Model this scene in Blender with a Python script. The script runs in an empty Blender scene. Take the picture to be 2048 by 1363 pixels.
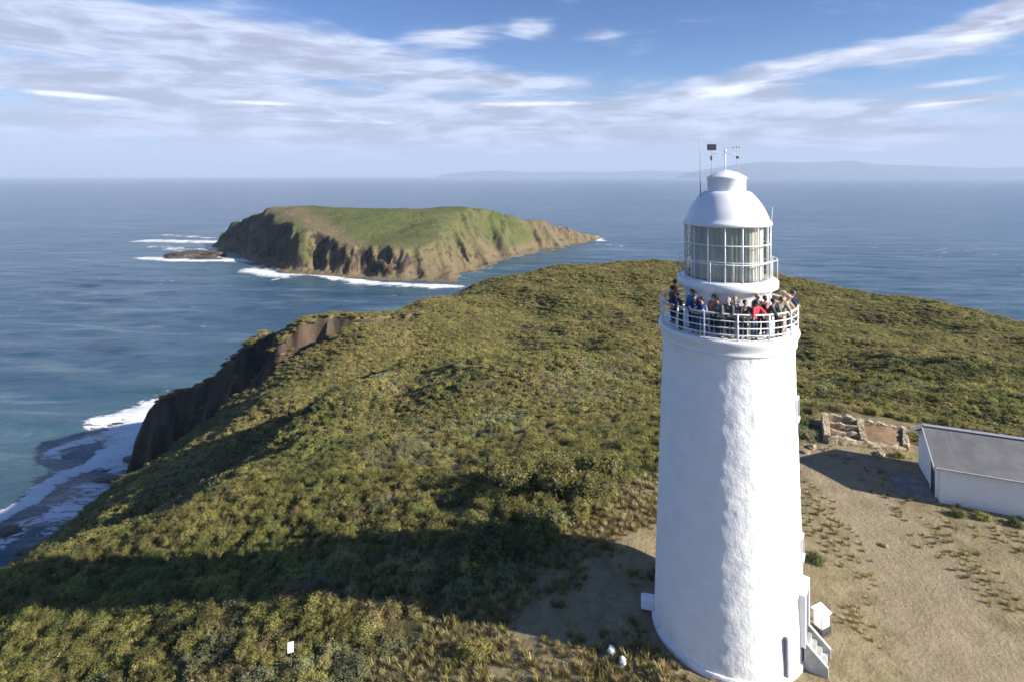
import bpy, bmesh, math, random
import numpy as np
from mathutils import Vector, Matrix

random.seed(7); RNG = np.random.default_rng(7)
R = math.radians
scene = bpy.context.scene
COL = scene.collection
F = 1138.0; CX = 1024.0; HY = 352.0
CAMZ = 19.48; SEA = -78.0
SUN_EL, SUN_AZ = 26.0, 112.5          # azimuth clockwise from +Y

# ------------------------------------------------------------------ helpers
def smooth(a, b, t):
    t = np.clip((t - a) / (b - a), 0, 1); return t * t * (3 - 2 * t)
def P(px, py, D):                      # photo pixel at depth D -> world
    return ((px - CX) / F * D, D, CAMZ - (py - HY) / F * D)
def G(px, py, z=0.0):                  # photo pixel on the plane of height z
    D = (CAMZ - z) * F / (py - HY); return ((px - CX) / F * D, D)
def _h(i, j, s):
    n = (i.astype(np.int64) * 374761393 + j.astype(np.int64) * 668265263 + s * 1442695041) & 0x7fffffff
    n = ((n ^ (n >> 13)) * 1274126177) & 0x7fffffff
    n = ((n ^ (n >> 15)) * 2246822519) & 0x7fffffff
    return ((n ^ (n >> 16)) & 0xffffff) / float(0xffffff)
def vn(x, y, s=0):
    x = np.asarray(x, float); y = np.asarray(y, float)
    i = np.floor(x); j = np.floor(y); u = x - i; v = y - j
    u = u * u * (3 - 2 * u); v = v * v * (3 - 2 * v)
    a = _h(i, j, s); b = _h(i + 1, j, s); c = _h(i, j + 1, s); d = _h(i + 1, j + 1, s)
    return (a * (1 - u) + b * u) * (1 - v) + (c * (1 - u) + d * u) * v - .5
def fbm(x, y, o=4, s=0):
    r = 0; a = 1.
    for k in range(o):
        r = r + a * vn(np.asarray(x) * 2 ** k + 17.3 * k, np.asarray(y) * 2 ** k - 9.1 * k, s + k); a *= .5
    return r
class TPS:
    def __init__(s, pts):
        p = np.array(pts, float); s.p = p[:, :2]; n = len(p)
        d = np.linalg.norm(s.p[:, None] - s.p[None], axis=2)
        A = np.zeros((n + 3, n + 3)); A[:n, :n] = s.k(d) + np.eye(n) * 20.
        A[:n, n] = 1; A[:n, n + 1:] = s.p; A[n, :n] = 1; A[n + 1:, :n] = s.p.T
        s.w = np.linalg.solve(A, np.r_[p[:, 2], 0, 0, 0])
    def k(s, d): return np.where(d > 1e-9, d * d * np.log(np.maximum(d, 1e-9)), 0)
    def __call__(s, x, y):
        x = np.asarray(x, float); y = np.asarray(y, float); n = len(s.p)
        r = s.w[n] + s.w[n + 1] * x + s.w[n + 2] * y
        for i in range(n): r = r + s.w[i] * s.k(np.hypot(x - s.p[i, 0], y - s.p[i, 1]))
        return r
def sdist(x, y, poly):                 # signed distance, positive inside
    x = np.asarray(x, float); y = np.asarray(y, float)
    d = np.full(x.shape, 1e9); ins = np.zeros(x.shape, bool); n = len(poly)
    for i in range(n):
        (x0, y0), (x1, y1) = poly[i], poly[(i + 1) % n]
        ex, ey = x1 - x0, y1 - y0
        t = np.clip(((x - x0) * ex + (y - y0) * ey) / (ex * ex + ey * ey + 1e-12), 0, 1)
        d = np.minimum(d, np.hypot(x - x0 - t * ex, y - y0 - t * ey))
        if y0 != y1:
            ins ^= ((y0 > y) != (y1 > y)) & (x < (x1 - x0) * (y - y0) / (y1 - y0) + x0)
    return np.where(ins, d, -d)
def pdist(x, y, line):                 # distance to an open polyline
    d = np.full(np.shape(x), 1e9)
    for (x0, y0), (x1, y1) in zip(line, line[1:]):
        ex, ey = x1 - x0, y1 - y0
        t = np.clip(((x - x0) * ex + (y - y0) * ey) / (ex * ex + ey * ey + 1e-12), 0, 1)
        d = np.minimum(d, np.hypot(x - x0 - t * ex, y - y0 - t * ey))
    return d

def link(name, me, mat=None, parent=None, loc=None):
    o = bpy.data.objects.new(name, me); COL.objects.link(o)
    if mat is not None:
        for m in (mat if isinstance(mat, (list, tuple)) else [mat]): me.materials.append(m)
    if parent is not None: o.parent = parent
    if loc is not None: o.location = loc
    return o
def tag(o, label=None, cat=None, group=None, kind=None):
    if label: o['label'] = label
    if cat: o['category'] = cat
    if group: o['group'] = group
    if kind: o['kind'] = kind
    return o
def empty(name, loc, label, cat, group=None, rz=0):
    o = bpy.data.objects.new(name, None); COL.objects.link(o); o.location = loc; o.rotation_euler = (0, 0, rz)
    o.empty_display_size = .3
    return tag(o, label, cat, group)
def mesh_np(name, v, f, smoothed=True):
    me = bpy.data.meshes.new(name); v = np.asarray(v, np.float32); f = np.asarray(f, np.int32)
    me.vertices.add(len(v)); me.vertices.foreach_set('co', v.ravel())
    k = f.shape[1]; me.loops.add(f.size); me.loops.foreach_set('vertex_index', f.ravel())
    me.polygons.add(len(f)); me.polygons.foreach_set('loop_start', np.arange(0, f.size, k, dtype=np.int32))
    me.polygons.foreach_set('loop_total', np.full(len(f), k, np.int32))
    me.update(calc_edges=True)
    me.polygons.foreach_set('use_smooth', np.full(len(f), smoothed))
    return me
def attr(me, name, val, typ='FLOAT', dom='POINT'):
    a = me.attributes.new(name, typ, dom)
    a.data.foreach_set('value' if typ in ('FLOAT', 'INT') else 'vector', np.asarray(val, np.int32 if typ == 'INT' else np.float32).ravel())
def grid_faces(nx, ny):
    i = np.arange(nx - 1)[None, :] + nx * np.arange(ny - 1)[:, None]
    return np.stack([i, i + 1, i + nx + 1, i + nx], -1).reshape(-1, 4)

class MB:                              # collects shapes into one bmesh
    def __init__(s): s.b = bmesh.new()
    def box(s, c, d, rz=0, bev=0, M=None):
        r = bmesh.ops.create_cube(s.b, size=1); vs = r['verts']
        bmesh.ops.scale(s.b, vec=d, verts=vs)
        if bev:
            es = {e for v in vs for e in v.link_edges}
            vs = bmesh.ops.bevel(s.b, geom=list(es), offset=bev, segments=1, affect='EDGES')['verts']
            vs = list({v for v in vs})
        T = Matrix.Translation(c) @ Matrix.Rotation(rz, 4, 'Z')
        if M is not None: T = M @ T
        bmesh.ops.transform(s.b, matrix=T, verts=vs); return s
    def tube(s, pts, r, n=8):
        pts = [Vector(p) for p in pts]; rings = []
        for i, p in enumerate(pts):
            t = (pts[min(i + 1, len(pts) - 1)] - pts[max(i - 1, 0)]).normalized()
            a = t.cross(Vector((0, 0, 1)) if abs(t.z) < .9 else Vector((1, 0, 0))).normalized(); c = t.cross(a)
            rr = r[i] if isinstance(r, (list, tuple)) else r
            rings.append([s.b.verts.new(p + (a * math.cos(2 * math.pi * k / n) + c * math.sin(2 * math.pi * k / n)) * rr) for k in range(n)])
        for A, B in zip(rings, rings[1:]):
            for k in range(n): s.b.faces.new((A[k], A[(k + 1) % n], B[(k + 1) % n], B[k]))
        s.b.faces.new(rings[0][::-1]); s.b.faces.new(rings[-1]); return s
    def ring(s, R0, z, r, n=72, k=8, c=(0, 0)):     # a closed hoop
        g = []
        for i in range(n):
            a = 2 * math.pi * i / n
            g.append([s.b.verts.new((c[0] + (R0 + r * math.cos(2 * math.pi * j / k)) * math.sin(a), c[1] - (R0 + r * math.cos(2 * math.pi * j / k)) * math.cos(a), z + r * math.sin(2 * math.pi * j / k))) for j in range(k)])
        for i in range(n):
            A, B = g[i], g[(i + 1) % n]
            for j in range(k): s.b.faces.new((A[j], B[j], B[(j + 1) % k], A[(j + 1) % k]))
        return s
    def lathe(s, prof, n=96, wob=None):
        g = []
        for r, z in prof:
            row = []
            for i in range(n):
                a = 2 * math.pi * i / n; rr = r + (wob(a, z) if wob else 0)
                row.append(s.b.verts.new((rr * math.sin(a), -rr * math.cos(a), z)))
            g.append(row)
        for A, B in zip(g, g[1:]):
            for i in range(n): s.b.faces.new((A[i], A[(i + 1) % n], B[(i + 1) % n], B[i]))
        return s
    def sphere(s, c, r, sc=(1, 1, 1), u=14, v=8):
        vs = bmesh.ops.create_uvsphere(s.b, u_segments=u, v_segments=v, radius=r)['verts']
        bmesh.ops.transform(s.b, matrix=Matrix.Translation(c) @ Matrix.Diagonal((*sc, 1)), verts=vs); return s
    def prism(s, poly, z0, z1):
        a = [s.b.verts.new((*p, z0)) for p in poly]; b = [s.b.verts.new((*p, z1)) for p in poly]; n = len(poly)
        s.b.faces.new(b)
        s.b.faces.new(a[::-1])
        for i in range(n): s.b.faces.new((a[i], a[(i + 1) % n], b[(i + 1) % n], b[i]))
        return s
    def faces(s, vs, fs):
        v = [s.b.verts.new(p) for p in vs]
        for f in fs: s.b.faces.new([v[i] for i in f])
        return s
    def build(s, name, mat, parent=None, sm=False, loc=None):
        bmesh.ops.recalc_face_normals(s.b, faces=s.b.faces)
        me = bpy.data.meshes.new(name); s.b.to_mesh(me); s.b.free()
        if sm: me.polygons.foreach_set('use_smooth', np.full(len(me.polygons), True))
        return link(name, me, mat, parent, loc)

# ------------------------------------------------------------------ materials
class NT:
    def __init__(s, tree): s.t = tree
    def n(s, typ, **kw):
        d = s.t.nodes.new(typ)
        for k, v in kw.items():
            if k in d.inputs and not hasattr(d, k): s.put(d.inputs[k], v)
            elif hasattr(d, k): setattr(d, k, v)
            else: s.put(d.inputs[k], v)
        return d
    def put(s, sock, v):
        if isinstance(v, bpy.types.NodeSocket): s.t.links.new(v, sock)
        else: sock.default_value = v
    def math(s, op, a, b=None, c=None, clamp=False):
        d = s.t.nodes.new('ShaderNodeMath'); d.operation = op; d.use_clamp = clamp
        for i, v in enumerate((a, b, c)):
            if v is not None: s.put(d.inputs[i], v)
        return d.outputs[0]
    def vmath(s, op, a, b=None):
        d = s.t.nodes.new('ShaderNodeVectorMath'); d.operation = op
        s.put(d.inputs[0], a)
        if b is not None: s.put(d.inputs[1], b)
        return d.outputs['Value'] if op in ('LENGTH', 'DOT_PRODUCT') else d.outputs[0]
    def noise(s, vec, scale, detail=4, rough=.55, dist=0):
        d = s.t.nodes.new('ShaderNodeTexNoise'); s.put(d.inputs['Vector'], vec)
        for k, v in (('Scale', scale), ('Detail', detail), ('Roughness', rough), ('Distortion', dist)): s.put(d.inputs[k], v)
        return d.outputs[0]
    def range(s, v, a, b, c=0., d=1., smooth=True):
        n = s.t.nodes.new('ShaderNodeMapRange'); n.interpolation_type = 'SMOOTHSTEP' if smooth else 'LINEAR'
        for i, x in enumerate((v, a, b, c, d)): s.put(n.inputs[i], x)
        return n.outputs[0]
    def mix(s, f, a, b):
        d = s.t.nodes.new('ShaderNodeMix'); d.data_type = 'RGBA'
        s.put(d.inputs[0], f); s.put(d.inputs[6], (*a, 1) if isinstance(a, tuple) and len(a) == 3 else a)
        s.put(d.inputs[7], (*b, 1) if isinstance(b, tuple) and len(b) == 3 else b); return d.outputs[2]
    def attr(s, name):
        d = s.t.nodes.new('ShaderNodeAttribute'); d.attribute_name = name; return d.outputs['Fac']
    def pos(s): return s.t.nodes.new('ShaderNodeNewGeometry').outputs['Position']
    def obj(s): return s.t.nodes.new('ShaderNodeTexCoord').outputs['Object']
    def map(s, vec, loc=(0, 0, 0), rot=(0, 0, 0), sc=(1, 1, 1), typ='POINT'):
        d = s.t.nodes.new('ShaderNodeMapping'); d.vector_type = typ; s.put(d.inputs[0], vec)
        d.inputs[1].default_value = loc; d.inputs[2].default_value = rot; d.inputs[3].default_value = sc
        return d.outputs[0]
def material(name):
    m = bpy.data.materials.new(name); m.use_nodes = True; t = m.node_tree; t.nodes.clear(); w = NT(t)
    out = t.nodes.new('ShaderNodeOutputMaterial'); b = t.nodes.new('ShaderNodeBsdfPrincipled')
    t.links.new(b.outputs[0], out.inputs[0]); return m, w, b, out
def bump(w, b, h, strength=.5, dist=.05):
    d = w.t.nodes.new('ShaderNodeBump'); d.inputs['Strength'].default_value = strength
    d.inputs['Distance'].default_value = dist; w.put(d.inputs['Height'], h); w.put(b.inputs['Normal'], d.outputs[0])
def simple(name, c, rough=.6, var=.12, scale=6., metal=0., bmp=0.):
    m, w, b, o = material(name)
    nz = w.noise(w.obj(), scale, 5)
    w.put(b.inputs['Base Color'], w.mix(w.range(nz, .3, .7), tuple(x * (1 - var) for x in c), tuple(min(1, x * (1 + var)) for x in c)))
    b.inputs['Roughness'].default_value = rough; b.inputs['Metallic'].default_value = metal
    if bmp: bump(w, b, w.noise(w.obj(), scale * 4, 4), bmp, .01)
    return m

# ------------------------------------------------------------------ terrain fields
PADS = []
head_pts = []
def hp(px, py, z):
    D = (CAMZ - z) * F / (py - HY); head_pts.append(((px - CX) / F * D, D, z))
for a in [(1455,1248,0),(1300,1340,-.5),(1080,1345,-.9),(1000,1300,-1.0),(1700,1100,0),(1620,905,0),(1890,1010,0),(2048,1040,0),(2048,1340,0),
          (1750,1340,0),(1230,1000,.7),(1655,885,0),(1812,890,0),(1180,1110,.3),
          (200,1250,-8),(0,1345,-7.5),(400,1345,-4.2),(600,1190,-3.4),(800,1140,-1.7),(820,1345,-1.8),(930,1000,-2.6),(1100,900,-4),(1250,850,-5),
          (1200,800,-7),(1000,800,-9),(1250,700,-14),(1000,700,-18),(1200,640,-22),(1330,600,-23),(1330,531,-29),(1000,622,-24),
          (700,800,-15),(700,700,-20.5),(800,650,-19.5),(500,900,-15.5),(300,1000,-21),
          (0,1115,-24),(100,1065,-30),(200,995,-36),(300,945,-42),(355,925,-45),(480,815,-34.6),(560,738,-27.5),(660,672,-21),(760,616,-19.5),(400,748,-42.5),(480,708,-33),(590,644,-20.5),(330,792,-54.5),(302,826,-62),
          (950,576,-31),(1100,549,-34),(1570,563,-28),(1800,603,-24),(2048,659,-21),
          (2048,755,-12),(1700,705,-14),(1700,805,-7),(1900,805,-6.5),(2048,880,-2.5),(1850,840,-2.2),(1650,810,-2.5)]: hp(*a)
head_pts += [(0, 0, -.6), (0, -35, 1), (40, 0, .5), (60, 20, 0), (-18, 2, -2.5), (-45, 0, -10), (45, 33, 0), (60, 45, -2), (90, 70, -11), (120, 100, -17), (90, 20, -3),
             (-95, 20, -50), (-85, 60, -46),
             (-75, 195, -42), (-60, 220, -42), (-40, 250, -44), (-104, 206, -60), (-20, 290, -44),
             (80, 345, -46), (0, 335, -46), (-40, 310, -50), (150, 270, -36), (165, 200, -31), (175, 140, -30)]
TH = TPS(head_pts)
SHORE = [(-108, -60), (-104, 0), (-103, 40), (-101, 70), (-105, 95), (-104, 120), (-100, 140), (-98, 158), (-103, 167), (-114, 176), (-128, 189),
         (-138, 199), (-137, 222), (-114, 255), (-82, 280), (-42, 320), (20, 345), (90, 350), (150, 305), (185, 230), (200, 150), (212, 60), (212, -60)]
COVE = [(-105, 172, -79), (-92, 160, -73), (-77, 149.5, -60), (-64, 147, -46), (-50, 152, -34), (-39, 160, -28), (-29, 167, -24)]
# lie of the gully that runs down to the cove
GUL = [G(900, 712, -21), G(800, 745, -20), G(680, 800, -17), G(570, 855, -16)]
def headland_h(x, y):
    x = np.asarray(x, float); y = np.asarray(y, float)
    top = TH(x, y)
    dg = pdist(x, y, GUL)
    nx = (GUL[-1][0] - GUL[0][0], GUL[-1][1] - GUL[0][1]); L = math.hypot(*nx)
    side = ((x - GUL[0][0]) * (-nx[1]) + (y - GUL[0][1]) * nx[0]) / L     # negative = seaward/far side
    top = top - 10.0 * smooth(0, 5, -side) * np.exp(-(dg / 20.) ** 2) + 1.6 * smooth(-1, 5, side) * np.exp(-(dg / 7.) ** 2)
    flat = smooth(20, 60, np.hypot(x - 12, y - 28))
    top = top + flat * (fbm(x / 24, y / 24, 3, 3) * 4.5 + fbm(x / 8, y / 8, 3, 9) * 1.1) + .12 * fbm(x / 3, y / 3, 3, 31)
    d = sdist(x, y, SHORE) + fbm(x / 34, y / 34, 3, 11) * 9 - np.abs(fbm(x / 13, y / 13, 3, 21)) * 7 + 2
    stp = 1.75 + 3.0 * smooth(-70, -90, x) * smooth(150, 172, y)
    cl = SEA - 2 + np.where(d < 3, d * .9, 2.7 + (d - 3) * stp)
    cl = cl + (fbm(x / 5, y / 5, 3, 41) * 2.2 + np.round(fbm(x / 3, y / 3, 2, 43) * 3) * .5) * smooth(0, 4, d)
    for (x0, y0, a0), (x1, y1, a1) in zip(COVE, COVE[1:]):                 # gully cut back from the cove
        ex, ey = x1 - x0, y1 - y0; tt = np.clip(((x - x0) * ex + (y - y0) * ey) / (ex * ex + ey * ey), 0, 1)
        dd = np.hypot(x - x0 - tt * ex, y - y0 - tt * ey) + fbm(x / 9, y / 9, 3, 45) * 3.0 - np.abs(fbm(x / 6, y / 6, 3, 46)) * 4.5 + 1.2
        cl = np.minimum(cl, a0 + (a1 - a0) * tt + np.maximum(0, dd - 1) * 2.7)
    k = 3.0                                                                # soft minimum
    hh = np.clip(.5 + .5 * (cl - top) / k, 0, 1)
    h = cl * (1 - hh) + top * hh - k * hh * (1 - hh)
    for (cx, cy, cz, r0, r1) in PADS:
        q = smooth(r0, r1, np.hypot(x - cx, y - cy)); h = h * q + cz * (1 - q)
    return np.maximum(h, SEA - 6)
TX, TY = (1453 - CX) / F * 24.74, 24.74
PADS.append((TX, TY, 0., 3.6, 6.0))
BU = Vector((.92, -.391, 0)).normalized(); BV = Vector((.391, .92, 0)).normalized()
BC = Vector((*G(1880, 1004), 0))                                   # near corner of the white building
bmid = BC + BU * 6 + BV * 2.5
PADS.append((bmid.x, bmid.y, 0., 9., 15.))
SC = Vector((*G(1655, 885), 0))                                    # near-left corner of the stone foundation
PADS.append((SC.x + 3.2, SC.y + .4, 0., 5., 9.))
CLEAR = [G(730, 1363, -1.6), G(800, 1325, -1.3), G(905, 1250, -.9), G(1035, 1120), G(1190, 1075), G(1245, 985), G(1325, 960), G(1600, 895), G(1612, 845), G(1640, 826),
         G(1830, 842), G(1850, 845), (47, 37), (60, 30), (70, 0), (20, -30), (-3, 0), (-4.5, 15)]
GRAVEL = [[G(1690, 960), G(1760, 1040), G(1830, 1150), G(1900, 1260), G(1960, 1380), (17, 12), (17, 0)], [G(1040, 1390), G(950, 1310)]]
def ground(x, y): return float(headland_h(np.array([x]), np.array([y]))[0])

ISHORE = [G(px, py, SEA) for px, py in [(420,492),(455,503),(490,524),(560,543),(640,551),(700,556),(760,562),(850,566),(922,567),(950,556),(985,534),(1022,517),(1050,512),(1080,508),(1130,497),(1192,482)]]
ISHORE += [(150, 905), (60, 880), (-40, 830), (-200, 800), (-320, 815), (-420, 830)]
isl = []
for px, py, D in [(448,446,775),(490,427,745),(540,420,720),(600,418,700),(700,420,695),(800,421,695),(900,426,705),(500,442,695),(600,446,640),(650,458,612),(720,484,577),
                  (800,500,556),(880,503,560),(905,540,530),(800,452,640),(950,482,640),(1000,462,700),(1020,434,765),(1120,448,800),(1100,476,765),(1182,469,855),(1050,492,733),(1000,502,690),(860,470,600)]:
    isl.append(P(px, py, D))
isl += [(-300, 800, SEA + 44), (-200, 790, SEA + 46), (-50, 800, SEA + 40), (60, 860, SEA + 24), (130, 890, SEA + 8)]
TI = TPS(isl)
def island_h(x, y):
    top = np.maximum(TI(x, y), SEA + 4) + fbm(x / 40, y / 40, 4, 5) * 5
    sd = sdist(x, y, ISHORE)
    d = sd + fbm(x / 60, y / 60, 3, 12) * 10 - np.abs(fbm(x / 26 + .4 * y / 26, y / 70, 3, 22)) * (17 + 13 * smooth(-330, -250, x)) * smooth(0, 18, sd) - np.abs(fbm(x / 9, y / 9, 2, 27)) * 5 + 4
    lft = smooth(-60, -130, x)
    cl = SEA - 2 + np.where(d < 10, d * .4, 4 + (d - 10) * (.85 + 1.25 * lft)) + fbm(x / 9, y / 9, 3, 42) * 3 * smooth(2, 10, d)
    k = 5.0; hh = np.clip(.5 + .5 * (cl - top) / k, 0, 1)
    return np.maximum(cl * (1 - hh) + top * hh - k * hh * (1 - hh), SEA - 5)

# ------------------------------------------------------------------ ground
def land_mat(name, kind):
    m, w, b, o = material(name)
    geo = w.t.nodes.new('ShaderNodeNewGeometry'); pos = geo.outputs['Position']
    sep = w.n('ShaderNodeSeparateXYZ', Vector=geo.outputs['Normal']); nz = sep.outputs[2]
    n1 = w.noise(pos, .05 if kind == 'island' else .12, 6); n2 = w.noise(pos, .9 if kind != 'island' else .25, 6, .65); n3 = w.noise(pos, 6 if kind != 'island' else 1.5, 5, .7)
    # rock, streaked down the face
    st = w.noise(w.map(pos, sc=(.22, .22, .05)), 1.0, 6, .65, .4); st2 = w.noise(w.map(pos, sc=(.05, .05, .5)), 1., 5, .6)
    rock = w.mix(w.range(st, .35, .65), (.03, .025, .022), (.11, .08, .055))
    rock = w.mix(w.range(st2, .55, .72, 0, .55), rock, (.115, .075, .045))
    rock = w.mix(w.range(n3, .55, .75, 0, .6), rock, (.06, .05, .045))
    if kind == 'island':
        gr = w.mix(w.range(n1, .35, .65), (.088, .112, .034), (.13, .14, .048))
        gr = w.mix(w.range(n2, .45, .75, 0, .5), gr, (.13, .11, .045))
        gr = w.mix(w.math('MULTIPLY', w.attr('dry'), w.range(n2, .25, .6, .5, 1)), gr, (.205, .155, .09))
        rock = w.mix(w.range(st, .4, .62, .05, .8), (.022, .02, .019), (.135, .097, .068))
        thr = w.math('ADD', nz, w.range(n2, .2, .8, -.17, .17))
        col = w.mix(w.range(thr, .41, .57), rock, gr)
    else:
        gr = w.mix(w.range(n2, .35, .65), (.215, .17, .098), (.32, .26, .158))
        gr = w.mix(w.range(n3, .5, .7, 0, .7), gr, (.16, .125, .055))
        gr = w.mix(w.range(w.noise(pos, .45, 5, .7), .55, .7, 0, .6), gr, (.15, .13, .05))
        gv = w.mix(w.range(w.math('ADD', w.math('MULTIPLY', w.noise(pos, 9, 5, .75), .5), w.math('MULTIPLY', w.noise(pos, .7, 5, .7), .5)), .38, .62), (.24, .188, .118), (.335, .27, .178))
        gr = w.mix(w.range(w.math('ADD', w.attr('gravel'), w.range(n2, .2, .8, -.35, .35)), .3, .7, 0, .85), gr, gv)
        scr = w.mix(w.range(n2, .4, .6), (.085, .075, .03), (.17, .145, .06))
        scr = w.mix(w.range(n1, .45, .6, 0, .6), scr, (.14, .12, .05))
        gr = w.mix(w.attr('scrub'), gr, scr)
        thr = w.math('ADD', nz, w.range(n2, .2, .8, -.1, .1))
        col = w.mix(w.range(thr, .58, .70), rock, gr)
    w.put(b.inputs['Base Color'], col); b.inputs['Roughness'].default_value = .95
    b.inputs['Specular IOR Level'].default_value = .15
    bump(w, b, w.math('ADD', n2, w.math('ADD', w.math('MULTIPLY', n3, .5), w.math('MULTIPLY', st, 1.2))), .9, .16 if kind != 'island' else 2.6)
    return m
def axis(*segs):
    out = []
    for a, b, s in segs: out += list(np.arange(a, b, s))
    return np.array(out)
gx = axis((-150, -5, 1.0), (-5, 45, .4), (45, 225, 1.0)); gy = axis((-60, 10, 1.5), (10, 50, .4), (50, 365, 1.0))
X, Y = np.meshgrid(gx, gy); Z = headland_h(X, Y)
me = mesh_np('ground', np.stack([X, Y, Z], -1).reshape(-1, 3), grid_faces(len(gx), len(gy)))
cd = sdist(X, Y, CLEAR) + fbm(X / 4, Y / 4, 3, 51) * 1.6
attr(me, 'scrub', smooth(.3, -.6, cd).ravel())
gvl = np.maximum(smooth(3.4, 1.2, pdist(X, Y, GRAVEL[0])), smooth(1.6, .4, pdist(X, Y, GRAVEL[1])))
gvl = np.maximum(gvl, smooth(3.5, -1, sdist(X, Y, [G(1620, 905), G(1690, 890), G(1860, 985), G(1690, 980)]) * -1) * .7)
attr(me, 'gravel', gvl.ravel())
tag(link('ground', me, land_mat('headland_ground', 'head')), kind='structure')

gx = axis((-460, 190, 1.6)); gy = axis((500, 930, 1.6))
X, Y = np.meshgrid(gx, gy); Z = island_h(X, Y)
me = mesh_np('island', np.stack([X, Y, Z], -1).reshape(-1, 3), grid_faces(len(gx), len(gy)))
dl = [[G(860, 520, SEA + 20), G(920, 520, SEA + 15), G(940, 540, SEA + 5), G(1000, 512, SEA + 4)], [G(1100, 455, SEA + 25), G(1180, 478, SEA + 4)], [G(455, 436, SEA + 42), G(560, 422, SEA + 54)], [G(560, 430, SEA + 48), G(700, 480, SEA + 34)], [G(760, 545, SEA + 5), G(900, 552, SEA + 5)]]
dry = np.zeros(X.shape)
for q, wd in zip(dl, (38, 34, 12, 16, 20)): dry = np.maximum(dry, np.exp(-(pdist(X, Y, q) / wd) ** 2))
dry = np.maximum(dry, smooth(16, 4, Z - SEA))
attr(me, 'dry', np.clip(dry * 1.2, 0, 1).ravel())
tag(link('island', me, land_mat('island_land', 'island')), kind='structure')

# ------------------------------------------------------------------ sea
def sea_material():
    m, w, b, o = material('sea_water'); pos = w.pos()
    v = w.map(pos, rot=(0, 0, R(12)), sc=(.35, 1, 1))
    n1 = w.noise(v, .035, 5, .6); n2 = w.noise(v, .22, 6, .65); n3 = w.noise(pos, .0045, 4)
    col = w.mix(w.range(n3, .35, .65), (.038, .084, .135), (.054, .108, .16))
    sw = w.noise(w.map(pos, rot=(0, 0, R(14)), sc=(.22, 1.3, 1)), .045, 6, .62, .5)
    col = w.mix(w.range(sw, .50, .68, 0, .85), col, (.12, .18, .215)); col = w.mix(w.range(sw, .50, .32, 0, .8), col, (.02, .055, .085))  # light and dark sides of the swell painted into the water colour
    sh = w.attr('shoal'); col = w.mix(w.math('MULTIPLY', sh, .5), col, (.05, .12, .13))
    fo = w.attr('foam')
    vd = w.map(pos, rot=(0, 0, R(-38)), sc=(.38, 1.25, 1))
    fz = w.noise(vd, .42, 9, .76, 1.0); fz2 = w.noise(pos, .05, 4, .6)
    fz = w.math('ADD', w.math('MULTIPLY', fz, .75), w.math('MULTIPLY', fz2, .35))
    thr = w.math('SUBTRACT', .80, w.math('MULTIPLY', fo, .355))
    f = w.range(fz, w.math('SUBTRACT', thr, .02), w.math('ADD', thr, .035))
    f = w.math('MULTIPLY', f, w.range(fo, .02, .22))
    wc = w.noise(w.map(pos, rot=(0, 0, R(10)), sc=(.5, 2.2, 1)), .10, 5, .7)   # scattered whitecaps
    caps = w.math('MULTIPLY', w.range(wc, .64, .72), w.range(w.noise(pos, .006, 2), .44, .6, 0, .6))
    f = w.math('MAXIMUM', f, caps)
    col = w.mix(f, col, (.75, .77, .79))
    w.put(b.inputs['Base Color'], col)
    w.put(b.inputs['Roughness'], w.range(f, 0, 1, .22, .8)); b.inputs['IOR'].default_value = 1.33
    h = w.math('ADD', w.math('MULTIPLY', n1, 2.2), w.math('ADD', w.math('MULTIPLY', n2, .75), w.math('MULTIPLY', w.noise(v, 1.1, 4, .6), .16)))
    h = w.math('ADD', h, w.math('MULTIPLY', f, .25))
    bump(w, b, h, 1.0, 1.7)
    return m
def gaxis(core0, core1, s, far0, far1, g=1.09):
    c = list(np.arange(core0, core1, s)); st = s
    while c[-1] < far1: st *= g; c.append(min(far1, c[-1] + st))
    lo = []; st = s; q = core0
    while q > far0: st *= g; q = max(far0, q - st); lo.append(q)
    return np.array(lo[::-1] + c)
gx = gaxis(-480, 260, 2.4, -42000, 42000); gy = gaxis(60, 620, 2.2, -3000, 40000, 1.06)
X, Y = np.meshgrid(gx, gy)
dn = np.exp(-np.maximum(0, np.hypot(X, Y) - 250) / 500.)
ph = (Y * .96 + X * .28) / 34. * 2 * math.pi + fbm(X / 130, Y / 90, 3, 61) * 9
Z = SEA + dn * (np.sin(ph) * .95 + fbm(X / 22, Y / 9, 3, 62) * 1.7)
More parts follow.
